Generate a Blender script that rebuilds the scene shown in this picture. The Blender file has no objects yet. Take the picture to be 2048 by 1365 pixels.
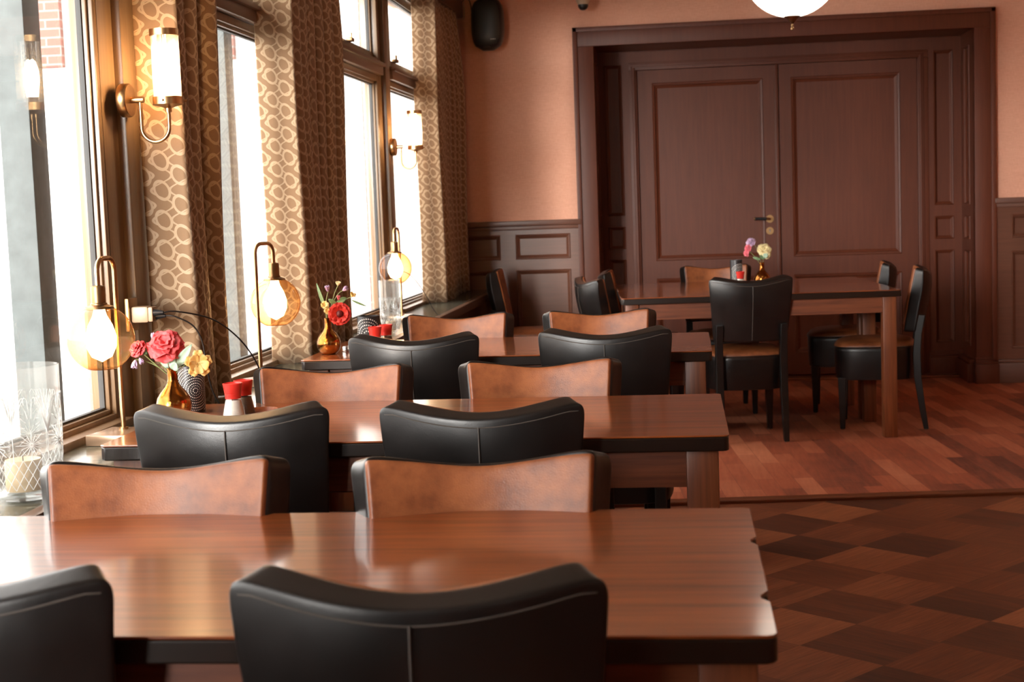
import bpy, bmesh, math, random
from mathutils import Vector, Matrix
random.seed(7)
PI = math.pi
C = bpy.context.scene.collection
sc = bpy.context.scene

# ---------------------------------------------------------------- camera
F_PX = 2950.0
CAM_H = 1.24
p1 = Vector((1364 - 1024, 682.5 - 398, -F_PX))
p2 = Vector((2364 - 1024, 682.5 - 362, -F_PX))
Yc = p1.normalized()
Zc = p2.cross(p1).normalized()
if Zc.y < 0: Zc = -Zc
Xc = Yc.cross(Zc)
rot = Matrix((Xc, Yc, Zc))            # world = rot @ camera axes
cd = bpy.data.cameras.new('camera'); cam = bpy.data.objects.new('camera', cd); C.objects.link(cam)
cd.sensor_width = 36.0; cd.lens = F_PX / 2048 * 36.0
cd.clip_start = 0.05; cd.clip_end = 200
cam.matrix_world = Matrix.Translation((0, 0, CAM_H)) @ rot.to_4x4()
cd.dof.use_dof = True; cd.dof.focus_distance = 3.9; cd.dof.aperture_fstop = 8.0
sc.camera = cam

# ---------------------------------------------------------------- world, exposure
w = bpy.data.worlds.new('sky'); sc.world = w; w.use_nodes = True
bg = w.node_tree.nodes['Background']
bg.inputs['Color'].default_value = (1.0, 0.965, 0.92, 1)
bg.inputs['Strength'].default_value = 5.2
sun = bpy.data.lights.new('low_sun', 'SUN'); sun.energy = 13.0; sun.angle = math.radians(32); sun.color = (1.0, 0.97, 0.92)
so = bpy.data.objects.new('low_sun', sun); C.objects.link(so)
so.rotation_euler = Vector((0.21, 0.975, -0.04)).to_track_quat('-Z', 'Y').to_euler()
sc.view_settings.view_transform = 'Standard'; sc.view_settings.look = 'None'
sc.view_settings.gamma = 1.0; sc.view_settings.use_curve_mapping = False
sc.view_settings.exposure = 0.72
sc.cycles.max_bounces = 10; sc.cycles.transparent_max_bounces = 24
sc.cycles.sample_clamp_indirect = 6.0
sc.cycles.caustics_refractive = False; sc.cycles.caustics_reflective = False

# window openings along the left wall: (y0, y1) of the lower glass
GX = -1.55
WINS = [(-0.85, 0.32), (0.66, 1.95), (2.27, 3.75), (4.14, 5.53), (5.86, 7.40), (7.76, 8.98)]

# ---------------------------------------------------------------- material helpers
def lin(r, g, b):
    f = lambda v: (v / 255 / 12.92) if v / 255 <= 0.04045 else ((v / 255 + 0.055) / 1.055) ** 2.4
    return (f(r), f(g), f(b), 1)

class NT:
    def __init__(s, name):
        s.m = bpy.data.materials.new(name); s.m.use_nodes = True
        s.t = s.m.node_tree; s.t.nodes.clear()
        s.out = s.n('ShaderNodeOutputMaterial')
    def n(s, ty, **kw):
        nd = s.t.nodes.new(ty)
        for k, v in kw.items(): setattr(nd, k, v)
        return nd
    def link(s, a, b): s.t.links.new(a, b)
    def set(s, sock, v):
        if hasattr(v, 'links') or isinstance(v, bpy.types.NodeSocket): s.t.links.new(v, sock)
        else: sock.default_value = v
    def M(s, op, a, b=None, c=None):
        nd = s.n('ShaderNodeMath', operation=op); s.set(nd.inputs[0], a)
        if b is not None: s.set(nd.inputs[1], b)
        if c is not None: s.set(nd.inputs[2], c)
        return nd.outputs[0]
    def coord(s, which='Object', scale=(1, 1, 1), rz=0.0):
        tc = s.n('ShaderNodeTexCoord'); mp = s.n('ShaderNodeMapping')
        s.link(tc.outputs[which], mp.inputs['Vector']); mp.inputs['Scale'].default_value = scale
        mp.inputs['Rotation'].default_value = (0, 0, rz)
        return mp.outputs['Vector']
    def noise(s, vec, scale, detail=4, rough=0.55):
        nd = s.n('ShaderNodeTexNoise'); s.link(vec, nd.inputs['Vector'])
        nd.inputs['Scale'].default_value = scale; nd.inputs['Detail'].default_value = detail
        nd.inputs['Roughness'].default_value = rough
        return nd.outputs['Fac']
    def ramp(s, fac, stops):
        nd = s.n('ShaderNodeValToRGB'); s.link(fac, nd.inputs['Fac'])
        el = nd.color_ramp.elements
        while len(el) < len(stops): el.new(0.5)
        for e, (p, c) in zip(el, stops): e.position = p; e.color = c
        return nd.outputs['Color']
    def mix(s, fac, a, b, blend='MIX'):
        nd = s.n('ShaderNodeMix', data_type='RGBA', blend_type=blend)
        s.set(nd.inputs['Factor'], fac); s.set(nd.inputs['A'], a) if False else None
        s.set(nd.inputs[6], a); s.set(nd.inputs[7], b)
        return nd.outputs[2]
    def bsdf(s, color, rough=0.5, metal=0.0, spec=0.5, coat=0.0, coat_rough=0.1, sheen=0.0, bump=None, bstr=0.2, bdist=0.01, subs=0.0):
        b = s.n('ShaderNodeBsdfPrincipled')
        s.set(b.inputs['Base Color'], color); s.set(b.inputs['Roughness'], rough)
        b.inputs['Metallic'].default_value = metal; b.inputs['Specular IOR Level'].default_value = spec
        b.inputs['Coat Weight'].default_value = coat; b.inputs['Coat Roughness'].default_value = coat_rough
        b.inputs['Sheen Weight'].default_value = sheen
        if bump is not None:
            bn = s.n('ShaderNodeBump'); bn.inputs['Strength'].default_value = bstr; bn.inputs['Distance'].default_value = bdist
            s.link(bump, bn.inputs['Height']); s.link(bn.outputs['Normal'], b.inputs['Normal'])
        return b
    def done(s, sh):
        s.link(sh.outputs[0] if hasattr(sh, 'outputs') else sh, s.out.inputs['Surface']); return s.m

def plain(name, col, rough=0.5, metal=0.0, var=0.08, scale=40, **kw):
    t = NT(name); f = t.noise(t.coord(), scale)
    lo = tuple(v * (1 - var) for v in col[:3]) + (1,); hi = tuple(min(1, v * (1 + var)) for v in col[:3]) + (1,)
    return t.done(t.bsdf(t.ramp(f, [(0.3, lo), (0.7, hi)]), rough, metal, **kw))

def wood(name, dark, light, rough=0.4, axis='X', fine=1.0, coat=0.0, coat_rough=0.1, spec=0.5, bstr=0.06):
    t = NT(name)
    st = {'X': (1.2, 22, 22), 'Y': (22, 1.2, 22), 'Z': (22, 22, 1.2)}[axis]
    st = tuple(v * fine for v in st)
    f = t.noise(t.coord('Object', st), 3.0, 6, 0.6)
    g = t.noise(t.coord('Object', (1, 1, 1)), 2.2, 3)
    f2 = t.M('ADD', t.M('MULTIPLY', f, 0.7), t.M('MULTIPLY', g, 0.3))
    col = t.ramp(f2, [(0.34, dark), (0.66, light)])
    return t.done(t.bsdf(col, rough, coat=coat, coat_rough=coat_rough, spec=spec, bump=f, bstr=bstr, bdist=0.002))

def leather(name, dark, light, rough, scale=9, bstr=0.25, spec=0.5):
    t = NT(name)
    f = t.noise(t.coord(), scale, 5, 0.6)
    v = t.n('ShaderNodeTexVoronoi'); v.feature = 'DISTANCE_TO_EDGE'; v.inputs['Scale'].default_value = 240
    t.link(t.coord(), v.inputs['Vector'])
    wr = t.noise(t.coord('Object', (1, 1, 1)), 26, 5, 0.7)
    h = t.M('ADD', t.M('MULTIPLY', v.outputs['Distance'], 0.5), t.M('MULTIPLY', wr, 0.9))
    r = t.M('ADD', rough - 0.06, t.M('MULTIPLY', f, 0.14))
    return t.done(t.bsdf(t.ramp(f, [(0.32, dark), (0.68, light)]), r, spec=spec, bump=h, bstr=bstr, bdist=0.002))

def thin_glass(name, tint=(1, 1, 1, 1), refl=1.0, rough=0.0, white=0.0, f0=0.04, k=0.55):
    t = NT(name)
    tr = t.n('ShaderNodeBsdfTransparent'); tr.inputs['Color'].default_value = tint
    gl = t.n('ShaderNodeBsdfGlossy'); gl.inputs['Roughness'].default_value = rough
    gl.inputs['Color'].default_value = (refl, refl, refl, 1)
    lw = t.n('ShaderNodeLayerWeight'); lw.inputs['Blend'].default_value = 0.5
    fac = t.M('ADD', f0, t.M('MULTIPLY', t.M('POWER', lw.outputs['Facing'], 5.0), k))
    mx = t.n('ShaderNodeMixShader'); t.link(fac, mx.inputs[0]); t.link(tr.outputs[0], mx.inputs[1]); t.link(gl.outputs[0], mx.inputs[2])
    if white > 0:
        df = t.n('ShaderNodeBsdfTranslucent'); df.inputs['Color'].default_value = (1, 0.97, 0.92, 1)
        d2 = t.n('ShaderNodeMixShader'); d2.inputs[0].default_value = white
        t.link(mx.outputs[0], d2.inputs[1]); t.link(df.outputs[0], d2.inputs[2]); return t.done(d2)
    return t.done(mx)

def emit(name, col, strength):
    t = NT(name); e = t.n('ShaderNodeEmission'); e.inputs['Color'].default_value = col; e.inputs['Strength'].default_value = strength
    return t.done(e)

# ---------------------------------------------------------------- materials
M = {}
M['table_top'] = wood('table_top_wood', lin(92, 40, 14), lin(166, 86, 38), rough=0.30, axis='X', coat=1.0, coat_rough=0.11, spec=0.5, bstr=0.05)
M['table_edge'] = plain('table_edge_dark', lin(30, 20, 15), 0.35, spec=0.4)
M['table_leg'] = wood('table_leg_wood', lin(92, 46, 24), lin(140, 78, 44), rough=0.4, axis='Z')
M['table_apron'] = wood('table_apron_wood', lin(88, 42, 22), lin(132, 72, 40), rough=0.42, axis='X')
M['black_leather'] = leather('black_leather', lin(16, 13, 12), lin(26, 22, 21), 0.31, bstr=0.12)
M['brown_leather'] = leather('brown_leather', lin(110, 58, 31), lin(156, 92, 52), 0.42, scale=18, bstr=0.3)
M['black_wood'] = plain('black_lacquer_wood', lin(18, 16, 15), 0.35)
M['thread'] = plain('seam_thread', lin(70, 62, 56), 0.6)
M['brass'] = plain('aged_brass', lin(186, 148, 104), 0.28, 1.0, scale=60)
M['brass_dark'] = plain('dark_brass', lin(138, 108, 76), 0.35, 1.0, scale=60)
M['steel'] = plain('glide_metal', lin(190, 185, 180), 0.25, 1.0)
M['paint'] = wood('brown_painted_wood', lin(88, 42, 24), lin(102, 51, 31), rough=0.46, axis='Z', spec=0.35, bstr=0.04)
M['paint_x'] = wood('brown_painted_wood_level', lin(96, 60, 45), lin(112, 71, 54), rough=0.36, axis='X', bstr=0.04)
M['frame_paint'] = wood('window_frame_paint', lin(112, 88, 64), lin(132, 106, 80), rough=0.28, axis='Z', bstr=0.03)
M['frame_paint_y'] = wood('window_frame_paint_level', lin(92, 66, 50), lin(110, 80, 62), rough=0.32, axis='Y', bstr=0.03)
M['rubber'] = plain('dark_gasket', lin(40, 38, 36), 0.6)
M['glass'] = thin_glass('window_pane_glass')
t = NT('amber_globe_glass')     # amber glass looks deeper where the wall is seen edge-on
lw = t.n('ShaderNodeLayerWeight'); lw.inputs['Blend'].default_value = 0.5
tr = t.n('ShaderNodeBsdfTransparent'); gl = t.n('ShaderNodeBsdfGlossy'); gl.inputs['Roughness'].default_value = 0.0
t.link(t.ramp(lw.outputs['Facing'], [(0.0, (0.98, 0.80, 0.56, 1)), (0.6, (0.95, 0.68, 0.40, 1)), (1.0, (0.70, 0.34, 0.12, 1))]), tr.inputs['Color'])
fac = t.M('ADD', 0.05, t.M('MULTIPLY', t.M('POWER', lw.outputs['Facing'], 5.0), 0.7))
mx = t.n('ShaderNodeMixShader'); t.link(fac, mx.inputs[0]); t.link(tr.outputs[0], mx.inputs[1]); t.link(gl.outputs[0], mx.inputs[2])
M['globe_glass'] = t.done(mx)
M['clear_glass'] = thin_glass('clear_hurricane_glass', tint=(0.96, 0.97, 0.97, 1), f0=0.05, k=0.9, white=0.05)
M['rib_glass'] = thin_glass('ribbed_shade_glass', tint=(1, 0.94, 0.85, 1), f0=0.12, k=0.8, rough=0.12, white=0.14)
M['etch'] = plain('etched_white', (0.9, 0.9, 0.88, 1), 0.7)
M['bulb'] = emit('lit_bulb', (1.0, 0.70, 0.40, 1), 20.0)
M['bulb_sconce'] = emit('lit_sconce_bulb', (1.0, 0.68, 0.38, 1), 190.0)
M['opal'] = emit('lit_opal_globe', (1.0, 0.88, 0.74, 1), 2.0)
M['wax'] = plain('cream_wax', lin(235, 205, 165), 0.5)
M['white_plastic'] = plain('white_plastic', lin(196, 172, 148), 0.35)
M['adapter_plastic'] = plain('cream_adapter_plastic', lin(150, 122, 96), 0.4)
M['black_plastic'] = plain('black_plastic', lin(28, 28, 30), 0.32)
M['grille'] = plain('speaker_mesh', lin(48, 52, 51), 0.45, scale=400, var=0.3)
M['cable'] = plain('black_cable', lin(28, 22, 20), 0.35)
M['red_plastic'] = plain('red_cap_plastic', lin(205, 50, 42), 0.3)
M['salt'] = plain('white_salt', lin(232, 228, 220), 0.8)
M['pepper'] = plain('brown_pepper', lin(110, 92, 74), 0.9, var=0.6, scale=900)
M['shaker_glass'] = thin_glass('shaker_glass', tint=(0.95, 0.95, 0.93, 1), f0=0.06, k=0.9)
M['tray'] = wood('small_tray_wood', lin(120, 60, 30), lin(170, 95, 50), 0.4)
M['tin_dark'] = plain('dark_tin', lin(44, 42, 44), 0.38, 0.3)
M['dot'] = plain('white_dot', lin(225, 222, 215), 0.5)
M['stone_base'] = plain('brown_lamp_base', lin(150, 122, 98), 0.25, 0.5)
M['blackrose'] = M['black_plastic']
for nm, c1, c2 in (('red', (224, 66, 72), (246, 122, 122)), ('scarlet', (176, 28, 24), (226, 60, 46)), ('yellow', (240, 190, 96), (253, 226, 160)),
                   ('cream', (240, 222, 160), (252, 240, 196)), ('mauve', (176, 140, 178), (222, 196, 218)), ('lilac', (190, 165, 205), (235, 215, 235)),
                   ('pink', (228, 96, 110), (246, 150, 160)), ('center', (70, 14, 16), (110, 24, 22))):
    t = NT(nm + '_petal'); f = t.noise(t.coord(), 60, 3)
    pb = t.bsdf(t.ramp(f, [(0.3, lin(*c1)), (0.7, lin(*c2))]), 0.55)
    tl = t.n('ShaderNodeBsdfTranslucent'); tl.inputs['Color'].default_value = lin(*c2)
    mx = t.n('ShaderNodeMixShader'); mx.inputs[0].default_value = 0.25; t.link(pb.outputs[0], mx.inputs[1]); t.link(tl.outputs[0], mx.inputs[2])
    M[nm] = t.done(mx)
M['leaf'] = plain('leaf_green', lin(96, 124, 82), 0.5, var=0.3, scale=50)
M['pale_leaf'] = plain('pale_leaf_green', lin(170, 196, 172), 0.5, var=0.15, scale=50)
M['stem'] = plain('stem_green', lin(120, 128, 78), 0.5, var=0.25)

# hammered golden glass of the vases
t = NT('golden_mercury_glass'); f = t.noise(t.coord(), 90, 5, 0.7); g = t.noise(t.coord(), 14, 3)
col = t.ramp(g, [(0.3, lin(112, 62, 26)), (0.5, lin(170, 112, 54)), (0.7, lin(218, 174, 112))])
M['gold'] = t.done(t.bsdf(col, t.M('ADD', 0.04, t.M('MULTIPLY', f, 0.14)), 1.0, bump=f, bstr=0.22, bdist=0.002))

# wallpaper
t = NT('salmon_wallpaper')
a = t.noise(t.coord('Object', (260, 260, 30)), 1.0, 3); b = t.noise(t.coord('Object', (30, 30, 300)), 1.0, 3); g = t.noise(t.coord(), 1.3, 3)
s_ = t.M('ADD', t.M('MULTIPLY', a, 0.35), t.M('ADD', t.M('MULTIPLY', b, 0.35), t.M('MULTIPLY', g, 0.3)))
M['wallpaper'] = t.done(t.bsdf(t.ramp(s_, [(0.35, lin(224, 160, 132)), (0.65, lin(244, 190, 163))]), 0.75, spec=0.3, sheen=0.2))
M['ceiling'] = plain('ceiling_paint', lin(196, 172, 150), 0.8)
M['cream_wall'] = plain('room_wall_paint', lin(190, 122, 92), 0.7)

# diagonal square parquet in the near part
t = NT('diagonal_square_parquet')
v = t.coord('Object', (1, 1, 1), rz=math.radians(-49)); sp = t.n('ShaderNodeSeparateXYZ'); t.link(v, sp.inputs[0])
u_ = t.M('DIVIDE', sp.outputs[0], 0.27); v_ = t.M('DIVIDE', sp.outputs[1], 0.27)
cu = t.M('FLOOR', u_); cv = t.M('FLOOR', v_)
par = t.M('FLOORED_MODULO', t.M('ADD', cu, cv), 2.0)
def mixv(f, a, b): return t.M('ADD', t.M('MULTIPLY', a, t.M('SUBTRACT', 1.0, f)), t.M('MULTIPLY', b, f))
across = mixv(par, u_, v_); along = mixv(par, v_, u_)
strip = t.M('FLOOR', t.M('MULTIPLY', across, 4.0))
cmb = t.n('ShaderNodeCombineXYZ'); t.link(strip, cmb.inputs[0]); t.link(cu, cmb.inputs[1]); t.link(cv, cmb.inputs[2])
wn = t.n('ShaderNodeTexWhiteNoise'); wn.noise_dimensions = '3D'; t.link(cmb.outputs[0], wn.inputs['Vector'])
cm2 = t.n('ShaderNodeCombineXYZ'); t.link(cu, cm2.inputs[0]); t.link(cv, cm2.inputs[1])
wn2 = t.n('ShaderNodeTexWhiteNoise'); wn2.noise_dimensions = '3D'; t.link(cm2.outputs[0], wn2.inputs['Vector'])
cg = t.n('ShaderNodeCombineXYZ'); t.link(t.M('MULTIPLY', across, 22.0), cg.inputs[0]); t.link(t.M('MULTIPLY', along, 1.5), cg.inputs[1]); t.link(wn.outputs['Value'], cg.inputs[2])
gr = t.noise(cg.outputs[0], 1.5, 4)
big = t.noise(t.coord(), 1.2, 4)
tone = t.M('ADD', t.M('ADD', t.M('ADD', t.M('MULTIPLY', par, 0.13), t.M('MULTIPLY', wn.outputs['Value'], 0.08)), t.M('MULTIPLY', wn2.outputs['Value'], 0.20)), t.M('ADD', t.M('MULTIPLY', gr, 0.34), t.M('MULTIPLY', big, 0.22)))  # parity term paints in how light shades the alternating grain directions
fs = t.M('ABSOLUTE', t.M('SUBTRACT', t.M('FRACT', t.M('MULTIPLY', across, 4.0)), 0.5))
joint = t.M('GREATER_THAN', fs, 0.485)
col = t.ramp(tone, [(0.28, lin(76, 37, 19)), (0.50, lin(122, 64, 34)), (0.72, lin(172, 102, 62))])
col = t.mix(t.M('MULTIPLY', joint, 0.35), col, lin(40, 22, 14))
M['parquet'] = t.done(t.bsdf(col, t.M('ADD', 0.38, t.M('MULTIPLY', big, 0.2)), bump=gr, bstr=0.08, bdist=0.002))

# worn red planks in the far part
t = NT('worn_red_planks')
v = t.coord('Object', (1, 1, 1), rz=math.radians(90 - 5))
br = t.n('ShaderNodeTexBrick'); t.link(v, br.inputs['Vector'])
br.inputs['Scale'].default_value = 1.0; br.inputs['Brick Width'].default_value = 0.62; br.inputs['Row Height'].default_value = 0.085
br.inputs['Mortar Size'].default_value = 0.0012; br.inputs['Mortar Smooth'].default_value = 0.2; br.inputs['Bias'].default_value = 0.0
br.inputs['Color1'].default_value = (0, 0, 0, 1); br.inputs['Color2'].default_value = (1, 1, 1, 1); br.inputs['Mortar'].default_value = (0.1, 0.1, 0.1, 1)
br.offset = 0.37
gr = t.noise(t.coord('Object', (26, 2.5, 1)), 2.0, 5)
scr = t.noise(t.coord('Object', (5, 42, 1), rz=0.15), 2.0, 6, 0.7)
big = t.noise(t.coord(), 1.1, 4)
tone = t.M('ADD', t.M('ADD', t.M('MULTIPLY', br.outputs['Color'], 0.30), t.M('MULTIPLY', gr, 0.25)), t.M('MULTIPLY', big, 0.45))
col = t.ramp(tone, [(0.28, lin(98, 48, 36)), (0.5, lin(176, 92, 62)), (0.72, lin(214, 134, 98))])
wear = t.M('MULTIPLY', t.M('SMOOTH_MIN', t.M('MAXIMUM', t.M('MULTIPLY', t.M('SUBTRACT', scr, 0.50), 6.0), 0.0), 1.0, 0.1), 0.40)
col = t.mix(wear, col, lin(176, 124, 100))
M['planks'] = t.done(t.bsdf(col, t.M('ADD', 0.42, t.M('MULTIPLY', scr, 0.2)), bump=scr, bstr=0.10, bdist=0.002))

# slate tiles of the window ledge
t = NT('green_slate_tiles')
v = t.coord('Object', (1, 1, 1)); sp = t.n('ShaderNodeSeparateXYZ'); t.link(v, sp.inputs[0])
jt = t.M('GREATER_THAN', t.M('ABSOLUTE', t.M('SUBTRACT', t.M('FRACT', t.M('DIVIDE', sp.outputs[1], 0.30)), 0.5)), 0.49)
f = t.noise(v, 30, 6, 0.65)
col = t.ramp(f, [(0.3, lin(52, 54, 46)), (0.55, lin(84, 84, 72)), (0.75, lin(128, 124, 108))])
col = t.mix(jt, col, lin(40, 36, 30))
M['slate'] = t.done(t.bsdf(col, 0.16, bump=f, bstr=0.12, bdist=0.002))

# brick
t = NT('red_brick')
tc = t.n('ShaderNodeTexCoord'); sp = t.n('ShaderNodeSeparateXYZ'); t.link(tc.outputs['Object'], sp.inputs[0])
cb = t.n('ShaderNodeCombineXYZ'); t.link(t.M('ADD', sp.outputs[0], sp.outputs[1]), cb.inputs[0]); t.link(sp.outputs[2], cb.inputs[1])
br = t.n('ShaderNodeTexBrick'); t.link(cb.outputs[0], br.inputs['Vector'])
br.inputs['Scale'].default_value = 1.0; br.inputs['Brick Width'].default_value = 0.22; br.inputs['Row Height'].default_value = 0.065; br.inputs['Mortar Size'].default_value = 0.006
br.inputs['Color1'].default_value = (0.12, 0.036, 0.026, 1); br.inputs['Color2'].default_value = (0.17, 0.06, 0.045, 1); br.inputs['Mortar'].default_value = (0.16, 0.13, 0.12, 1)
M['brick'] = t.done(t.bsdf(br.outputs['Color'], 0.8))
M['outside_white'] = plain('white_render', (0.50, 0.50, 0.49, 1), 0.8)
M['outside_ground'] = plain('pale_paving', (0.45, 0.45, 0.43, 1), 0.8, var=0.15, scale=4)
M['outside_post'] = plain('grey_green_post', (0.050, 0.060, 0.060, 1), 0.7, var=0.2, scale=14)
M['outside_blue'] = plain('pale_blue_board', (0.10, 0.15, 0.21, 1), 0.7)

# curtain cloth, pattern laid out in metres along the cloth
t = NT('interlaced_oval_curtain')
tc = t.n('ShaderNodeTexCoord'); sp = t.n('ShaderNodeSeparateXYZ'); t.link(tc.outputs['UV'], sp.inputs[0])
U = t.M('DIVIDE', sp.outputs[0], 0.100); V = t.M('DIVIDE', sp.outputs[1], 0.083)
def cell(off, ph):
    x = t.M('SUBTRACT', t.M('FRACT', t.M('ADD', U, off)), 0.5); y = t.M('SUBTRACT', t.M('FRACT', t.M('ADD', V, ph)), 0.5)
    return x, y
def ring(off, ph, sg):
    x, y = cell(off, ph)
    xr = t.M('ADD', t.M('MULTIPLY', x, .93), t.M('MULTIPLY', y, .30 * sg)); yr = t.M('SUBTRACT', y, t.M('MULTIPLY', x, .34 * sg))
    xr = t.M('DIVIDE', xr, 0.19); yr = t.M('DIVIDE', yr, 0.33)
    e = t.M('SQRT', t.M('ADD', t.M('MULTIPLY', xr, xr), t.M('MULTIPLY', yr, yr)))
    return t.M('LESS_THAN', t.M('ABSOLUTE', t.M('SUBTRACT', e, 1.0)), 0.17)
def strand(off, ph, amp, lw):
    x = t.M('SUBTRACT', t.M('FRACT', t.M('ADD', U, off)), 0.5)
    w_ = t.M('MULTIPLY', t.M('SINE', t.M('MULTIPLY', t.M('ADD', V, ph), 2 * PI)), amp)
    return t.M('LESS_THAN', t.M('ABSOLUTE', t.M('SUBTRACT', x, w_)), lw)
mxm = lambda a, b: t.M('MAXIMUM', a, b)
pt = mxm(mxm(ring(0, 0, 1), ring(.5, .5, 1)), mxm(strand(0, .25, .29, .04), strand(.5, .25, .29, .04)))
fz = t.noise(t.coord('UV', (300, 300, 1)), 3.0, 3)
base = t.ramp(fz, [(0.3, lin(138, 106, 76)), (0.7, lin(158, 126, 94))])
light = t.ramp(fz, [(0.3, lin(178, 150, 118)), (0.7, lin(204, 178, 146))])
colr = t.mix(pt, base, light)
pb = t.bsdf(colr, t.M('SUBTRACT', 0.75, t.M('MULTIPLY', pt, 0.25)), sheen=0.3)
tl = t.n('ShaderNodeBsdfTranslucent'); t.link(colr, tl.inputs['Color'])
mx = t.n('ShaderNodeMixShader'); mx.inputs[0].default_value = 0.18; t.link(pb.outputs[0], mx.inputs[1]); t.link(tl.outputs[0], mx.inputs[2])
M['curtain'] = t.done(mx)

# ---------------------------------------------------------------- mesh helpers
class B:
    """collects shapes in one bmesh and links them as one object"""
    def __init__(s): s.bm = bmesh.new(); s.uv = None
    def box(s, x0, x1, y0, y1, z0, z1, bev=0.0):
        r = bmesh.ops.create_cube(s.bm, size=1.0)
        vs = r['verts']
        for v in vs:
            v.co = Vector((x0 + (v.co.x + .5) * (x1 - x0), y0 + (v.co.y + .5) * (y1 - y0), z0 + (v.co.z + .5) * (z1 - z0)))
        if bev > 0:
            es = list({e for v in vs for e in v.link_edges})
            bmesh.ops.bevel(s.bm, geom=es, offset=bev, segments=2, affect='EDGES', profile=0.6)
        return s
    def lathe(s, prof, n=32, center=(0, 0, 0), mat=None, flute=0, famp=0):
        rings = []
        for (r, z) in prof:
            row = []
            for k in range(n):
                a = 2 * PI * k / n
                rr = r * (1 + (famp * (1 if k % 2 else -1) if flute else 0))
                p = Vector((rr * math.cos(a), rr * math.sin(a), z))
                if mat is not None: p = mat @ p
                row.append(s.bm.verts.new(p + Vector(center)))
            rings.append(row)
        for i in range(len(rings) - 1):
            for k in range(n):
                s.bm.faces.new((rings[i][k], rings[i][(k + 1) % n], rings[i + 1][(k + 1) % n], rings[i + 1][k]))
        if prof[0][0] > 1e-4: s.bm.faces.new(list(reversed(rings[0])))
        if prof[-1][0] > 1e-4: s.bm.faces.new(rings[-1])
        return s
    def cyl(s, p, q, r0, r1=None, n=20):
        p = Vector(p); q = Vector(q); d = q - p; m = d.to_track_quat('Z', 'Y').to_matrix()
        s.lathe([(r0, 0), (r1 if r1 is not None else r0, d.length)], n, p, m); return s
    def sphere(s, c, r, n=24, sz=1.0):
        k = n // 2
        s.lathe([(max(1e-5, r * math.sin(PI * i / k)), -r * sz * math.cos(PI * i / k)) for i in range(k + 1)], n, c); return s
    def tube(s, pts, r, n=10, r1=None):
        pts = [Vector(p) for p in pts]; rows = []
        up = Vector((0, 0, 1)); prev = None
        for i, p in enumerate(pts):
            d = (pts[min(i + 1, len(pts) - 1)] - pts[max(i - 1, 0)]).normalized()
            if prev is None: prev = d.orthogonal().normalized()
            a = (prev - d * prev.dot(d)).normalized(); b = d.cross(a); prev = a
            rr = r if r1 is None else r + (r1 - r) * i / (len(pts) - 1)
            rows.append([s.bm.verts.new(p + a * rr * math.cos(2 * PI * k / n) + b * rr * math.sin(2 * PI * k / n)) for k in range(n)])
        for i in range(len(rows) - 1):
            for k in range(n):
                s.bm.faces.new((rows[i][k], rows[i][(k + 1) % n], rows[i + 1][(k + 1) % n], rows[i + 1][k]))
        s.bm.faces.new(list(reversed(rows[0]))); s.bm.faces.new(rows[-1]); return s
    def prism(s, pts, z0, z1):
        a = [s.bm.verts.new((x, y, z0)) for x, y in pts]; b = [s.bm.verts.new((x, y, z1)) for x, y in pts]
        n = len(pts)
        for i in range(n): s.bm.faces.new((a[i], a[(i + 1) % n], b[(i + 1) % n], b[i]))
        s.bm.faces.new(list(reversed(a))); s.bm.faces.new(b); return s
    def grid(s, f, nu, nv, close_u=False):
        g = [[s.bm.verts.new(f(i / nu, j / nv)) for j in range(nv + 1)] for i in range(nu if close_u else nu + 1)]
        L = len(g)
        for i in range(L if close_u else L - 1):
            for j in range(nv): s.bm.faces.new((g[i][j], g[(i + 1) % L][j], g[(i + 1) % L][j + 1], g[i][j + 1]))
        return g
    def quad(s, a, b, c, d): s.bm.faces.new([s.bm.verts.new(p) for p in (a, b, c, d)])
    def obj(s, name, mat, parent=None, smooth=True, subsurf=0, bevel=0, solid=0, auto=40):
        bmesh.ops.recalc_face_normals(s.bm, faces=s.bm.faces[:])
        me = bpy.data.meshes.new(name); s.bm.to_mesh(me); s.bm.free()
        o = bpy.data.objects.new(name, me); C.objects.link(o)
        me.materials.append(mat)
        if smooth:
            me.polygons.foreach_set('use_smooth', [True] * len(me.polygons))
            if auto and not subsurf:
                me.set_sharp_from_angle(angle=math.radians(auto))
        if solid:
            md = o.modifiers.new('thickness', 'SOLIDIFY'); md.thickness = solid; md.offset = 0
        if bevel:
            md = o.modifiers.new('rounding', 'BEVEL'); md.width = bevel; md.segments = 3; md.limit_method = 'ANGLE'
        if subsurf:
            md = o.modifiers.new('smoothing', 'SUBSURF'); md.levels = subsurf; md.render_levels = subsurf
        if parent is not None: o.parent = parent
        return o

def thing(name, label, cat, loc=(0, 0, 0), rz=0.0, group=None):
    o = bpy.data.objects.new(name, None); C.objects.link(o); o.empty_display_size = 0.05
    o.location = loc; o.rotation_euler = (0, 0, rz); return tag(o, label, cat, group)
def tag(o, label, cat, group=None):
    o['label'] = label; o['category'] = cat
    if group: o['group'] = group
    return o
def struct(o): o['kind'] = 'structure'; return o
def semp(name):
    o = bpy.data.objects.new(name, None); C.objects.link(o); o['kind'] = 'structure'; return o
def dup(root, loc, rz, label, group=None):
    r = root.copy(); C.objects.link(r); r.location = loc; r.rotation_euler = (0, 0, rz); r['label'] = label
    if group: r['group'] = group
    for ch in list(root.children):
        c = ch.copy(); C.objects.link(c); c.parent = r
        for g in list(ch.children):
            d = g.copy(); C.objects.link(d); d.parent = c
    return r

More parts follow.
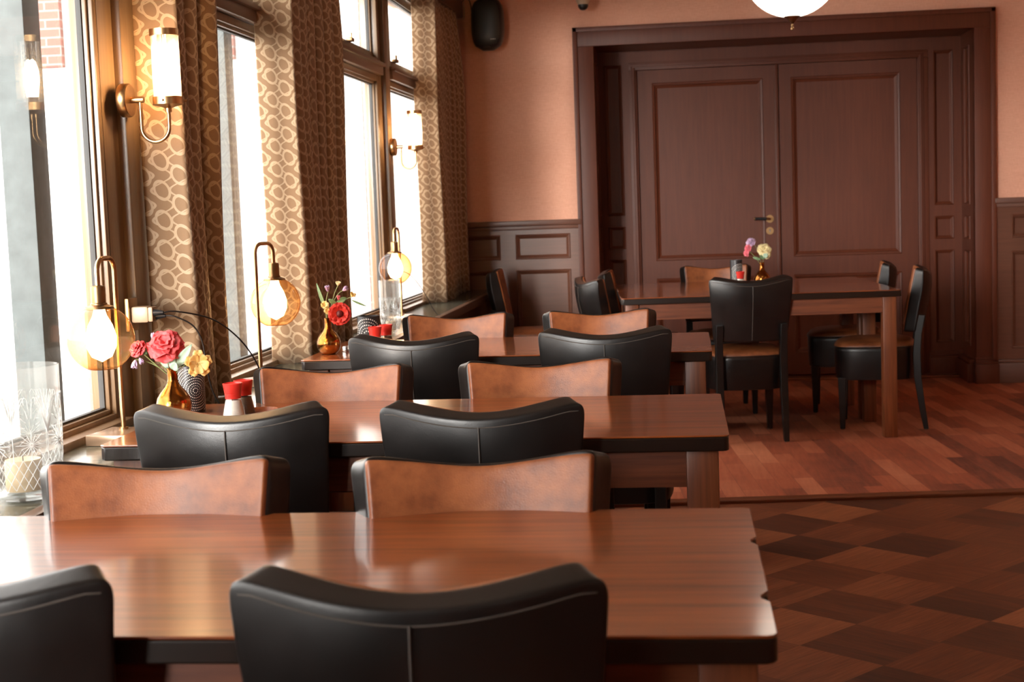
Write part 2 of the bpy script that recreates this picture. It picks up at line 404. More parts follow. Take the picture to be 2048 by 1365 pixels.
def relief(b, x0, x1, z0, z1, panels, y, depth=0.018, mould=0.028, axis='y', sgn=1):
    """panelled face; the face lies at y and looks to -y (sgn=1); panels are sunk by depth"""
    def P(x, z, d):
        return Vector((x, y + d * sgn, z)) if axis == 'y' else Vector((y + d * sgn, x, z))
    xs = sorted({x0, x1} | {p[0] for p in panels} | {p[1] for p in panels}); zs = sorted({z0, z1} | {p[2] for p in panels} | {p[3] for p in panels})
    for i in range(len(xs) - 1):
        for j in range(len(zs) - 1):
            cx = (xs[i] + xs[i + 1]) / 2; cz = (zs[j] + zs[j + 1]) / 2
            if any(p[0] < cx < p[1] and p[2] < cz < p[3] for p in panels): continue
            b.quad(P(xs[i], zs[j], 0), P(xs[i + 1], zs[j], 0), P(xs[i + 1], zs[j + 1], 0), P(xs[i], zs[j + 1], 0))
    for (a0, a1, c0, c1) in panels:
        steps = [(0, 0), (0.004, -0.006), (mould * 0.45, -0.003), (mould * 0.5, depth * 0.5), (mould, depth)]
        for (m0, d0), (m1, d1) in zip(steps, steps[1:]):
            o = [(a0 + m0, c0 + m0), (a1 - m0, c0 + m0), (a1 - m0, c1 - m0), (a0 + m0, c1 - m0)]
            n = [(a0 + m1, c0 + m1), (a1 - m1, c0 + m1), (a1 - m1, c1 - m1), (a0 + m1, c1 - m1)]
            for k in range(4):
                k2 = (k + 1) % 4
                b.quad(P(*o[k], d0), P(*o[k2], d0), P(*n[k2], d1), P(*n[k], d1))
        m = mould
        b.quad(P(a0 + m, c0 + m, depth), P(a1 - m, c0 + m, depth), P(a1 - m, c1 - m, depth), P(a0 + m, c1 - m, depth))

# ================================================================ SETTING
WY = 9.65      # plane of the far wall
DY = 10.07     # plane of the recessed doors
CZ = 2.62      # ceiling
RX = 4.3; BY = -3.6
A5 = math.radians(5.5)
def stepy(x): return 5.94 + math.tan(A5) * x

b = B(); b.prism([(-1.75, BY), (RX, BY), (RX, stepy(RX)), (-1.75, stepy(-1.75))], -0.1, 0.0)
struct(b.obj('floor_near', M['parquet'], smooth=False))
b = B(); b.prism([(-1.75, stepy(-1.75) + .06), (RX, stepy(RX) + .06), (RX, DY + .1), (-1.75, DY + .1)], -0.1, 0.0)
struct(b.obj('floor_far', M['planks'], smooth=False))
b = B(); b.prism([(-1.30, stepy(-1.30)), (RX, stepy(RX)), (RX, stepy(RX) + .075), (-1.30, stepy(-1.30) + .075)], -0.02, 0.014)
struct(b.obj('trim_1', M['table_apron'], bevel=0.005))
b = B(); b.box(-1.95, RX + .1, BY - .1, DY + .15, CZ, CZ + .1); struct(b.obj('ceiling', M['ceiling'], smooth=False))
b = B(); b.box(RX, RX + .1, BY, DY + .1, 0, CZ); struct(b.obj('wall_right', M['cream_wall'], smooth=False))
b = B(); b.box(-1.95, RX + .1, BY - .1, BY, 0, CZ); struct(b.obj('wall_back', M['cream_wall'], smooth=False))

# far wall: wallpaper above, opening for the door recess
b = B()
b.box(-1.62, -0.56, WY, WY + .5, 0, CZ); b.box(1.86, RX, WY, WY + .5, 0, CZ); b.box(-0.56, 1.86, WY, WY + .5, 2.24, CZ)
struct(b.obj('wall_far', M['wallpaper'], smooth=False))
b = B(); b.box(-1.62, RX, DY + .08, DY + .2, -.1, CZ); struct(b.obj('door_leak_block', M['cream_wall'], smooth=False))  # added unseen backing, stops outside light leaking through the door gaps
# wainscot left of the doors
wa = semp('trim_2')
b = B(); relief(b, -1.60, -0.66, 0.0, 1.10, [(-1.52, -1.19, .881, 1.044), (-1.09, -0.73, .881, 1.044), (-1.52, -1.19, .20, .811), (-1.09, -0.73, .20, .811)], WY - .03)
b.obj('panelling', M['paint_x'], wa, smooth=False)
b = B(); b.box(-1.60, -0.655, WY - .055, WY, 1.10, 1.135, .006); b.box(-1.60, -0.655, WY - .042, WY, 1.075, 1.10, .005); b.obj('cap_rail', M['paint_x'], wa)
b = B(); b.box(-1.60, -0.655, WY - .05, WY, 0, .13, .006); b.obj('skirting', M['paint_x'], wa)
# wainscot right of the doors
wa = semp('trim_3')
pn = []
for k in range(5):
    x = 2.055 + k * .45; pn += [(x, x + .30, .92, 1.07), (x, x + .30, .22, .84)]
pn = [p for p in pn if p[1] < RX - .02]
b = B(); relief(b, 1.96, RX, 0.0, 1.14, pn, WY - .03); b.obj('panelling', M['paint_x'], wa, smooth=False)
b = B(); b.box(1.955, RX, WY - .055, WY, 1.14, 1.175, .006); b.box(1.955, RX, WY - .042, WY, 1.115, 1.14, .005); b.obj('cap_rail', M['paint_x'], wa)
b = B(); b.box(1.955, RX, WY - .05, WY, 0, .13, .006); b.box(1.955, RX, WY - .042, WY, .13, .15, .004); b.obj('skirting', M['paint_x'], wa)
# casing round the recess
ca = semp('trim_4')
def casing(b, xo, xi, zt, zi):
    pass
b = B()
for (x0, x1) in ((-0.658, -0.542), (1.836, 1.948)):
    b.box(x0, x1, WY - .035, WY + .02, 0, 2.238, .004)
b.box(-0.658, 1.948, WY - .035, WY + .02, 2.238, 2.342, .004)
b.box(-0.675, -0.645, WY - .048, WY, 0, 2.36, .004); b.box(1.935, 1.965, WY - .048, WY, 0, 2.36, .004); b.box(-0.675, 1.965, WY - .048, WY, 2.33, 2.36, .004)
b.obj('casing_boards', M['paint'], ca)
b = B(); b.box(-.685, -.535, WY - .06, WY + .01, 0, .125, .004); b.box(1.828, 1.975, WY - .06, WY + .01, 0, .125, .004)
for k, (dz, dy) in enumerate(((.125, .052), (.140, .044), (.155, .038))):
    b.box(1.83, 1.97, WY - dy - .004, WY + .01, dz, dz + .015, .003); b.box(-.68, -.537, WY - dy - .004, WY + .01, dz, dz + .015, .003)
b.obj('plinth_blocks', M['paint'], ca)
# reveals of the recess
rv = semp('trim_5')
zz = [(.224, .841), (.914, 1.066), (1.139, 2.151)]
b = B()
relief(b, WY, DY + .02, 0, 2.24, [(WY + .13, DY - .10, a, c) for a, c in zz], 1.836, depth=.014, mould=.02, axis='x', sgn=1)
b.quad(Vector((1.836, WY, 0)), Vector((1.86, WY, 0)), Vector((1.86, WY, 2.24)), Vector((1.836, WY, 2.24)))
b.obj('reveal', M['paint'], rv, smooth=False)
b = B(); relief(b, WY, DY + .02, 0, 2.24, [(WY + .13, DY - .10, a, c) for a, c in zz], -0.542, depth=.014, mould=.02, axis='x', sgn=-1)
b.obj('reveal', M['paint'], rv, smooth=False)
b = B(); b.box(-.545, 1.84, WY, DY + .05, 2.238, 2.25); b.obj('soffit', M['paint_x'], rv, smooth=False)
b = B(); b.box(1.79, 1.84, WY + .0, DY - .02, 0, .125, .003); b.box(1.80, 1.84, WY, DY - .02, .125, .15, .004)
b.obj('skirting', M['paint'], rv)
# pilaster panels beside the doors and the frame over them
fr = semp('trim_6')
b = B()
relief(b, 1.62, 1.84, 0, 2.24, [(1.66, 1.785, a, c) for a, c in zz], DY, depth=.016, mould=.022)
relief(b, -.545, -.33, 0, 2.24, [(-.50, -.385, a, c) for a, c in zz], DY, depth=.016, mould=.022)
relief(b, -.33, 1.62, 2.155, 2.24, [], DY)
b.obj('panelled_sides', M['paint'], fr, smooth=False)
b = B()
b.box(1.556, 1.625, DY - .008, DY + .06, 0, 2.11, .004); b.box(-.335, -.283, DY - .008, DY + .06, 0, 2.11, .004); b.box(-.335, 1.625, DY - .008, DY + .06, 2.11, 2.16, .004)
for q, (d, e) in enumerate(((.022, .012), (.015, .024))):
    b.box(1.556 + e, 1.572 + e, DY - d, DY, 0, 2.115 + e, .003); b.box(-.299 - e, -.283 - e, DY - d, DY, 0, 2.115 + e, .003); b.box(-.299 - e, 1.572 + e, DY - d, DY, 2.113 + e, 2.125 + e, .003)
b.obj('door_frame', M['paint'], fr)
b = B(); b.box(1.618, 1.835, DY - .04, DY + .01, 0, .125, .003); b.box(-.54, -.34, DY - .04, DY + .01, 0, .125, .003)
for dz, dy in ((.125, .034), (.14, .026), (.152, .018)):
    b.box(1.618, 1.835, DY - dy, DY + .01, dz, dz + .013, .002); b.box(-.54, -.34, DY - dy, DY + .01, dz, dz + .013, .002)
b.obj('skirting', M['paint'], fr)
b = B(); b.box(-.34, 1.79, DY - .12, DY + .05, 0, .018, .004); b.obj('sill_board', M['table_apron'], fr)

def door(name, x0, x1, px0, px1):
    d = semp(name)
    b = B(); y = DY + .012
    relief(b, x0, x1, .03, 2.108, [(px0, px1, .825, 2.022), (px0, px1, .175, .705)], y, depth=.018, mould=.036)
    b.box(x0, x1, y + .02, y + .05, .03, 2.108)
    for (a, c) in ((x0, 1), (x1, -1)):
        b.quad(Vector((a, y, .03)), Vector((a, y + .05, .03)), Vector((a, y + .05, 2.108)), Vector((a, y, 2.108)))
    b.obj('door_leaf', M['paint'], d, smooth=False); return d
d1 = door('door_1', -.282, .652, -.183, .553)
d2 = door('door_2', .658, 1.555, .737, 1.447)
b = B(); b.box(.628, .652, DY - .002, DY + .012, .03, 2.108, .003); b.obj('astragal', M['paint'], d1)
b = B(); yy = DY + .012
b.cyl((.583, yy - .008, 1.085), (.583, yy + .001, 1.085), .026, n=28); b.cyl((.583, yy - .045, 1.085), (.583, yy - .008, 1.085), .009)
b.tube([(.583, yy - .042, 1.085), (.57, yy - .05, 1.086), (.545, yy - .05, 1.087)], .008)
h = b.obj('door_handle', M['brass'], d1)
b = B(); b.cyl((.56, yy - .05, 1.087), (.482, yy - .05, 1.089), .0095); b.obj('lever', M['black_plastic'], h)
b = B(); b.cyl((.483, yy - .05, 1.089), (.475, yy - .05, 1.089), .0098); b.obj('lever_tip', M['brass'], h)
b = B(); b.cyl((.582, yy - .006, 1.005), (.582, yy + .001, 1.005), .025, n=28); k = b.obj('keyhole_plate', M['brass'], d1)
b = B(); b.cyl((.582, yy - .008, 1.010), (.582, yy - .005, 1.010), .006); b.box(.579, .585, yy - .008, yy - .005, .995, 1.008); b.obj('keyhole', M['steel'], k)

# ---------------------------------------------------------------- window wall
b = B()
b.box(-1.66, -1.60, BY, WY + .5, 0, .70); b.box(-1.60, -1.30, BY, WY, 0, .655)
b.box(-1.62, -1.50, BY, WY + .5, 2.43, CZ)
edges = [BY] + [v for ab in WINS for v in ab] + [WY + .3]
for i in range(0, len(edges), 2):
    y0, y1 = edges[i], edges[i + 1]
    if y1 - y0 > .12: b.box(-1.595, -1.565, y0 + .03, y1 - .03, .69, 2.45)
struct(b.obj('wall_left', M['frame_paint'], smooth=False))
led = semp('trim_7')
b = B(); b.box(-1.60, -1.255, BY, WY, .655, .69, .002); b.obj('slate_ledge', M['slate'], led)
b = B(); b.box(-1.255, -1.22, BY, WY, .645, .691, .004); b.obj('ledge_edge', M['frame_paint_y'], led)

def window(idx, y0, y1, last=False):
    wd = semp('window_%d' % idx)
    zb, zt, ub, ut = .735, 1.876, 2.03, 2.376
    def ring(b, a, c, d, e, t, x0, x1, bev=.003):
        # frame of thickness t outside the opening a..c, d..e
        b.box(x0, x1, a - t, a, d - t, e + t, bev); b.box(x0, x1, c, c + t, d - t, e + t, bev)
        b.box(x0, x1, a, c, d - t, d, bev); b.box(x0, x1, a, c, e, e + t, bev)
    b = B()
    ring(b, y0, y1, zb, zt, .012, GX - .02, GX + .022)
    ring(b, y0 - .012, y1 + .012, zb - .012, zt + .012, .028, GX - .03, GX + .035)
    b.box(GX - .03, GX + .075, y0 - .04, y1 + .04, .688, .71, .004)
    b.obj('lower_sash', M['frame_paint'], wd)
    b = B(); b.box(GX - .04, GX + .062, y0 - .06, y1 + .06, zt + .042, ub - .045, .004); b.box(GX - .04, GX + .078, y0 - .06, y1 + .06, zt + .085, zt + .10, .003)
    b.obj('transom', M['frame_paint_y'], wd)
    b = B(); ring(b, y0 + .015, y1 - .015, ub, ut, .03, GX - .035, GX + .018)
    ring(b, y0 - .015, y1 + .015, ub - .03, ut + .03, .04, GX - .03, GX + .045)
    b.obj('upper_sash', M['frame_paint'], wd)
    b = B(); ring(b, y0 + .006, y1 - .006, zb + .006, zt - .006, .006, GX - .004, GX + .010, 0); ring(b, y0 + .021, y1 - .021, ub + .006, ut - .006, .006, GX - .004, GX + .010, 0)
    b.obj('gasket', M['rubber'], wd, smooth=False)
    b = B(); b.box(GX - .003, GX + .003, y0 - .002, y1 + .002, zb, zt); b.obj('lower_pane', M['glass'], wd, smooth=False)
    b = B(); b.box(GX - .003, GX + .003, y0 + .01, y1 - .01, ub, ut); b.obj('upper_pane', M['glass'], wd, smooth=False)
    if idx in (5, 6):
        b = B()
        for q in (.12, .62): 
            yq = y0 + (y1 - y0) * q; b.box(GX + .02, GX + .05, yq, yq + .05, ub - .005, ub + .012, .003); b.box(GX + .035, GX + .045, yq + .02, yq + .03, ub + .01, ub + .035, .002)
        b.obj('catch', M['brass_dark'], wd)
for i, (a, c) in enumerate(WINS): window(i + 1, a, c)
# moulded posts between the windows
posts = [(WINS[i][1], WINS[i + 1][0]) for i in range(len(WINS) - 1)]
for i, (a, c) in enumerate(posts):
    m = (a + c) / 2; b = B()
    b.box(-1.57, -1.515, a + .03, c - .03, .69, 2.46, .004)
    b.box(-1.53, -1.49, m - .055, m + .055, .69, 2.46, .006)
    struct(b.obj('trim_%d' % (8 + i), M['frame_paint']))
b = B(); b.box(-1.60, -1.50, 9.015, WY, .69, 2.46, .004); struct(b.obj('trim_15', M['frame_paint']))
b = B(); b.box(-1.53, -1.385, BY, WY - .001, 2.462, 2.56, .004); b.box(-1.60, -1.39, BY, WY - .001, 2.56, CZ); struct(b.obj('trim_16', M['frame_paint_y']))

# ---------------------------------------------------------------- outside
b = B(); b.box(-30, -1.76, -25, 40, -.2, -.08); struct(b.obj('pavement', M['outside_ground'], smooth=False))
o = semp('neighbour_house'); 
o = thing('neighbour_house', 'white street house with red brick piers seen through the windows', 'building', (-5, 10.6, -.08))
b = B(); b.box(-6, 3.05, 0, .4, 0, 4.5); b.obj('facade', M['outside_white'], o, smooth=False)
b = B()
for (a, c, z0) in ((-2.27, -2.10, 0), (-2.66, -2.44, 1.95), (-3.62, -3.20, 2.45), (-4.85, -4.50, 2.45), (-5.8, -5.35, 0)):
    b.box(a + 5, c + 5, -.06, 0, z0, 4.5)
b.obj('brick_piers', M['brick'], o, smooth=False)
g = 'grey posts outside the windows'
for (x, y, wx, lb) in ((-2.36, 5.15, .115, 'grey painted post outside the nearest window, behind the globe lamp'), (-2.36, 7.50, .115, 'grey painted post seen through the second window from the left')):
    o = thing('veranda_post', lb, 'post', (x, y, -.08), 0, g)
    b = B(); b.box(-wx / 2, wx / 2, -.07, .07, 0, 3.0, .006); b.obj('shaft', M['outside_post'], o)
    b = B(); b.box(-wx / 2 - .02, wx / 2 + .02, -.09, .09, 0, .35, .006); b.obj('base', M['outside_post'], o)
b = B(); b.box(-2.33, -2.29, 5.6, 6.0, .35, 1.62, .004); b.box(-2.33, -2.29, 5.62, 5.66, -.08, .35); b.box(-2.33, -2.29, 5.94, 5.98, -.08, .35)
tag(b.obj('outdoor_board', M['outside_blue']), 'pale blue upright board standing outside the nearest window', 'board')

# ================================================================ CURTAINS
def curtain(path_fn, n, z0, z1, label, ylen):
    """path_fn(s, h) -> (x, y) plan position, s 0..1 along the cloth, h 0..1 height"""
    b = B(); nv = 14
    uvs = {}
    pts0 = [Vector(path_fn(i / n, .3)) for i in range(n + 1)]
    arc = [0]
    for i in range(n): arc.append(arc[-1] + (pts0[i + 1] - pts0[i]).length)
    g = [[None] * (nv + 1) for _ in range(n + 1)]
    for i in range(n + 1):
        for j in range(nv + 1):
            h = j / nv; x, y = path_fn(i / n, h)
            v = b.bm.verts.new((x, y, z0 + (z1 - z0) * h)); g[i][j] = v; uvs[v] = (arc[i], (z1 - z0) * h)
    ul = b.bm.loops.layers.uv.new('UVMap')
    for i in range(n):
        for j in range(nv):
            f = b.bm.faces.new((g[i][j], g[i + 1][j], g[i + 1][j + 1], g[i][j + 1]))
            for l in f.loops: l[ul].uv = uvs[l.vert]
    o = b.obj('curtain', M['curtain'], solid=.004, auto=0)
    return tag(o, label, 'curtain', 'patterned window curtains')
def cpath(x_in, ya, x_out, yb, yend, folds, xm, amp):
    def f(s, h):
        wob = .006 * math.sin(7 * h + 3 * s)
        pin = 1 - .18 * max(0, (h - .75) / .25)
        if s < .24:
            q = s / .24; q2 = q + .06 * math.sin(q * PI * 2)
            return (x_in + (x_out - x_in) * q2 + wob * .6, ya + (yb - ya) * q)
        q = (s - .24) / .76; ph = q * folds * 2 * PI
        y = yb + (yend - yb) * q * (1 if h < .75 else pin) + .013 * math.sin(2 * ph + .6 + h)
        a = amp * (.75 + .35 * math.sin(5.1 * q + 1 + h * 1.5)) * (.75 + .25 * (1 - h))
        return (xm + (x_out - xm) * math.cos(ph) * 1.0 * (a / amp) + (x_out - xm) * 0 + wob, y)
    return f
curtain(cpath(-1.49, 3.985, -1.372, 4.02, 4.36, 3, -1.425, .04), 90, .693, 2.46, 'patterned brown curtain behind the nearest wall sconce', .4)
curtain(cpath(-1.495, 5.20, -1.372, 5.27, 6.03, 6, -1.41, .045), 150, .693, 2.46, 'patterned curtain in the middle, between the second and third windows', .9)
curtain(cpath(-1.495, 8.36, -1.372, 8.44, 9.52, 8, -1.43, .04), 190, .693, 2.46, 'patterned curtain in the far corner under the end of the pelmet', 1.1)

# ================================================================ TABLES
TZ = .75
def table(label, x0, x1, y0, y1, rz=0.0, notches=(), pivot=None):
    L = x1 - x0; D = y1 - y0
    t = thing('dining_table', label, 'table', ((x0 + x1) / 2, (y0 + y1) / 2, 0), rz, 'dark wooden dining tables')
    out = []
    c = .012
    out += [(-L / 2 + c, -D / 2), (L / 2 - c, -D / 2), (L / 2 - .004, -D / 2 + .004), (L / 2, -D / 2 + c)]
    for (yn, dep) in notches:
        yl = yn - (y0 + y1) / 2
        out += [(L / 2, yl - .028), (L / 2 - dep * .35, yl - .020), (L / 2 - dep, yl - .010), (L / 2 - dep, yl + .006), (L / 2 - dep * .4, yl + .017), (L / 2, yl + .026)]
    out += [(L / 2, D / 2 - c), (L / 2 - .004, D / 2 - .004), (L / 2 - c, D / 2), (-L / 2 + c, D / 2), (-L / 2, D / 2 - c), (-L / 2, -D / 2 + c)]
    b = B(); b.prism(out, TZ - .004, TZ); b.obj('tabletop', M['table_top'], t, bevel=.0015)
    b = B(); b.prism([(x * .9985, y * .9985) for x, y in out], TZ - .034, TZ - .004); b.obj('tabletop_edge', M['table_edge'], t, bevel=.003)
    a = .022; lw = .068
    b = B(); i0 = a + .014
    b.box(-L / 2 + i0 + lw * .5, L / 2 - i0 - lw * .5, -D / 2 + i0, -D / 2 + i0 + .02, TZ - .115, TZ - .034)
    b.box(-L / 2 + i0 + lw * .5, L / 2 - i0 - lw * .5, D / 2 - i0 - .02, D / 2 - i0, TZ - .115, TZ - .034)
    b.box(-L / 2 + i0, -L / 2 + i0 + .02, -D / 2 + i0 + lw * .5, D / 2 - i0 - lw * .5, TZ - .115, TZ - .034)
    b.box(L / 2 - i0 - .02, L / 2 - i0, -D / 2 + i0 + lw * .5, D / 2 - i0 - lw * .5, TZ - .115, TZ - .034)
    b.obj('apron', M['table_apron'], t, smooth=False)
    for sx in (-1, 1):
        for sy in (-1, 1):
            cx = sx * (L / 2 - a - lw / 2); cy = sy * (D / 2 - a - lw / 2)
            b = B(); b.box(cx - lw / 2, cx + lw / 2, cy - lw / 2, cy + lw / 2, 0, TZ - .034, .006); b.obj('leg', M['table_leg'], t)
    return t
table('nearest dark wooden table with chipped right edge, nothing on it', -1.275, .095, 1.632, 2.325, notches=((1.80, .010), (2.10, .009)))
table('second wooden table from the front, with golden vase and shakers beside window', -1.275, .085, 3.05, 3.71)
table('third wooden table, with round dotted tin and red flower at its window end', -1.275, .085, 4.765, 5.44)
ta = thing('x', 'x', 'x'); bpy.data.objects.remove(ta)
RT = math.radians(4.0)
fc = Vector((.335, 8.12))
def frot(dx, dy): return (fc.x + dx * math.cos(RT) - dy * math.sin(RT), fc.y + dx * math.sin(RT) + dy * math.cos(RT))
for (dy, lb) in ((-.322, 'nearer of the two joined tables in front of the double doors'), (.322, 'farther of the two joined tables, closest to the double doors')):
    cx, cy = frot(0, dy)
    table(lb, cx - .70, cx + .70, cy - .321, cy + .321, RT)

# ================================================================ CHAIRS
def slab(f, us, vs, ws):
    """closed box grid: f(u, v, w) -> point; only the shell is built"""
    b = B(); V = {}
    nu, nv, nw = len(us) - 1, len(vs) - 1, len(ws) - 1
    def g(i, j, k):
        if (i, j, k) not in V: V[(i, j, k)] = b.bm.verts.new(f(us[i], vs[j], ws[k]))
        return V[(i, j, k)]
    for i in range(nu):
        for j in range(nv):
            for k in (0, nw): b.bm.faces.new((g(i, j, k), g(i + 1, j, k), g(i + 1, j + 1, k), g(i, j + 1, k)))
    for i in range(nu):
        for k in range(nw):
            for j in (0, nv): b.bm.faces.new((g(i, j, k), g(i + 1, j, k), g(i + 1, j, k + 1), g(i, j, k + 1)))
    for j in range(nv):
        for k in range(nw):
            for i in (0, nu): b.bm.faces.new((g(i, j, k), g(i, j + 1, k), g(i, j + 1, k + 1), g(i, j, k + 1)))
    return b
BW_T, BW_B = .211, .184
def back_pt(u, v, off):
    """u -1..1 across, v 0..1 up, off metres towards the sitter from the rear face"""
    hw = BW_B + (BW_T - BW_B) * v
    roll = .020 * (max(0, v - .62) / .38) ** 2 * max(0, 1 - off / .03)
    x = u * hw * (1.03 - .15 * off / .06)
    off += roll
    ztop = .811 + .037 * abs(u) ** 1.7
    ztop -= .014 * (max(0, abs(u) - .80) / .20) ** 2
    z = .512 + (ztop - .512) * v
    y = -.185 - .062 * v ** 1.15 + .046 * u * u - .030 + off
    return Vector((x, y, z + (.010 * (off - .03) / .03) * v))
def make_chair(label, ext=0.0):
    t = thing('dining_chair', label, 'chair', (0, 0, 0), 0, 'black and brown leather dining chairs')
    us = [-1, -.93, -.72, -.4, 0, .4, .72, .93, 1]; vs = [0, .05, .2, .45, .65, .8, .9, .965, 1]
    b = slab(lambda u, v, w: back_pt(u * (1 - .03 * (v > .97)), v, w), us, vs, [0, .013, .045, .058])
    bk = b.obj('backrest', M['black_leather'], t, subsurf=2)
    us2 = [-.985, -.95, -.6, -.25, 0, .25, .6, .95, .985]; vs2 = [.03, .07, .3, .6, .93, .985]
    b = slab(lambda u, v, w: back_pt(u, v, w + .006 * (1 - (u / .95) ** 2) * (w > .05)), us2, vs2, [.044, .056, .065])
    b.obj('back_cushion', M['brown_leather'], t, subsurf=2)
    b = B()
    b.tube([back_pt(0, v, -.0005) for v in [i / 10 * .93 + .03 for i in range(11)]], .0016, 6)
    b.tube([back_pt(-.93 + 1.86 * i / 24, .955, .0015) for i in range(25)], .0013, 6)
    b.tube([back_pt(-.93 + 1.86 * i / 24, .955, .0575) for i in range(25)], .0015, 6)
    b.obj('stitching', M['thread'], bk)
    # seat
    def outline(k, sc_=1.0, n=36):
        a = 2 * PI * k / n; cx, sy = math.cos(a), math.sin(a)
        e = .52
        x = math.copysign(abs(cx) ** e, cx); y = math.copysign(abs(sy) ** e, sy)
        hw = .208 + .012 * y
        return x * hw * sc_, (y * (.170 + ext / 2) + ext / 2) * sc_
    def seatmesh(prof, n=36):
        b = B(); rows = []
        for (s_, z) in prof:
            rows.append([b.bm.verts.new((outline(k, s_)[0], outline(k, s_)[1] - .003, z)) for k in range(n)])
        for i in range(len(rows) - 1):
            for k in range(n): b.bm.faces.new((rows[i][k], rows[i][(k + 1) % n], rows[i + 1][(k + 1) % n], rows[i + 1][k]))
        b.bm.faces.new(list(reversed(rows[0]))); b.bm.faces.new(rows[-1]); return b
    b = seatmesh([(.90, .262), (.955, .265), (.97, .30), (.985, .36), (.99, .415), (.985, .432), (.96, .438)]); b.obj('seat_skirt', M['black_leather'], t, auto=50)
    b = seatmesh([(.985, .430), (.99, .440), (.96, .452), (.85, .464), (.6, .474), (.3, .478), (.08, .479)]); st = b.obj('seat_cushion', M['brown_leather'], t, auto=70)
    b = B(); b.tube([Vector((outline(k, .995)[0], outline(k, .995)[1] - .003, .435)) for k in range(37)], .0035, 6); b.obj('piping', M['black_leather'], st)
    for sx in (-1, 1):
        # rear leg: a bent square post that carries the backrest
        b = B(); prev = None
        pts = [(-.205, .60, .018), (-.185, .50, .018), (-.178, .40, .019), (-.182, .27, .019), (-.205, .10, .016), (-.222, .004, .013)]
        for (y, z, r) in pts:
            x = sx * .163
            row = [b.bm.verts.new((x + a * r, y + c * r, z)) for a, c in ((-1, -1), (1, -1), (1, 1), (-1, 1))]
            if prev:
                for k in range(4): b.bm.faces.new((prev[k], prev[(k + 1) % 4], row[(k + 1) % 4], row[k]))
            else: b.bm.faces.new(row)
            prev = row
        b.bm.faces.new(prev); lg = b.obj('leg', M['black_wood'], t, bevel=.003)
        b = B(); b.cyl((sx * .163, -.222, 0), (sx * .163, -.222, .006), .010, n=12); b.obj('glide', M['steel'], lg)
        b = B(); prev = None
        for (y, z, r) in ((.122 + ext, .275, .021), (.122 + ext, .004, .013)):
            x = sx * .170
            row = [b.bm.verts.new((x + a * r, y + c * r, z)) for a, c in ((-1, -1), (1, -1), (1, 1), (-1, 1))]
            if prev:
                for k in range(4): b.bm.faces.new((prev[k], prev[(k + 1) % 4], row[(k + 1) % 4], row[k]))
            else: b.bm.faces.new(row)
            prev = row
        b.bm.faces.new(prev); lg = b.obj('leg', M['black_wood'], t, bevel=.003)
        b = B(); b.cyl((sx * .170, .122 + ext, 0), (sx * .170, .122 + ext, .006), .010, n=12); b.obj('glide', M['steel'], lg)
    return t
BK = .235     # distance from chair centre to the top of the backrest
def pose(x, y, deg):
    """x, y of the top of the backrest; deg = heading of the sitter (0 looks away from the camera)"""
    a = math.radians(deg); fx, fy = -math.sin(a), math.cos(a)
    return (x + fx * BK, y + fy * BK, 0), a
CH = [
 (-.865, 1.555, 0, 'black leather chair back in the bottom left corner of the photo'),
 (-.302, 1.545, 0, 'closest chair, whole black leather back turned to the camera at the nearest table'),
 (-.872, 2.375, 184, 'brown-fronted chair across the nearest table, left one beside the tall etched glass'),
 (-.338, 2.372, 185, 'brown-fronted chair across the nearest table, right one'),
 (-.955, 2.965, 0, 'black-backed chair at the second table, left one below the golden vase'),
 (-.420, 2.945, 0, 'black-backed chair at the second table, right one'),
 (-.918, 3.775, 183, 'brown-fronted chair beyond the second table, left one behind the red-capped shakers'),
 (-.378, 3.80, 184, 'brown-fronted chair beyond the second table, right one'),
 (-.862, 4.59, 0, 'black-backed chair at the third table, left one below the dotted tin'),
 (-.254, 4.63, 0, 'black-backed chair at the third table, right one'),
 (-.850, 5.50, 183, 'brown-fronted chair beyond the third table, left one'),
 (-.318, 5.50, 183, 'brown-fronted chair beyond the third table, right one'),
 (.335, 7.43, 9, 'black-backed chair at the near side of the joined tables by the doors'),
 (.185, 8.88, 184, 'brown-fronted chair between the joined tables and the double doors'),
 (-.535, 7.78, -70, 'black side of chair at left end of the joined tables, nearer one'),
 (-.475, 8.50, -88, 'brown-fronted chair at left end of the joined tables, farther one'),
 (1.268, 7.95, 82, 'chair at right end of the joined tables, nearer one with visible seat and legs'),
 (1.180, 8.58, 83, 'chair at right end of the joined tables, farther one'),
 (-1.20, 9.10, -88, 'lone chair in the far corner beside the window ledge'),
]
protos = {}
for (x, y, dg, lb) in CH:
    loc, a = pose(x, y, dg)
    k = y > 7     # the seats of the far chairs show their full depth
    if protos.get(k) is None:
        protos[k] = make_chair(lb, .08 if k else 0.0); protos[k].location = loc; protos[k].rotation_euler = (0, 0, a)
    else: dup(protos[k], loc, a, lb)

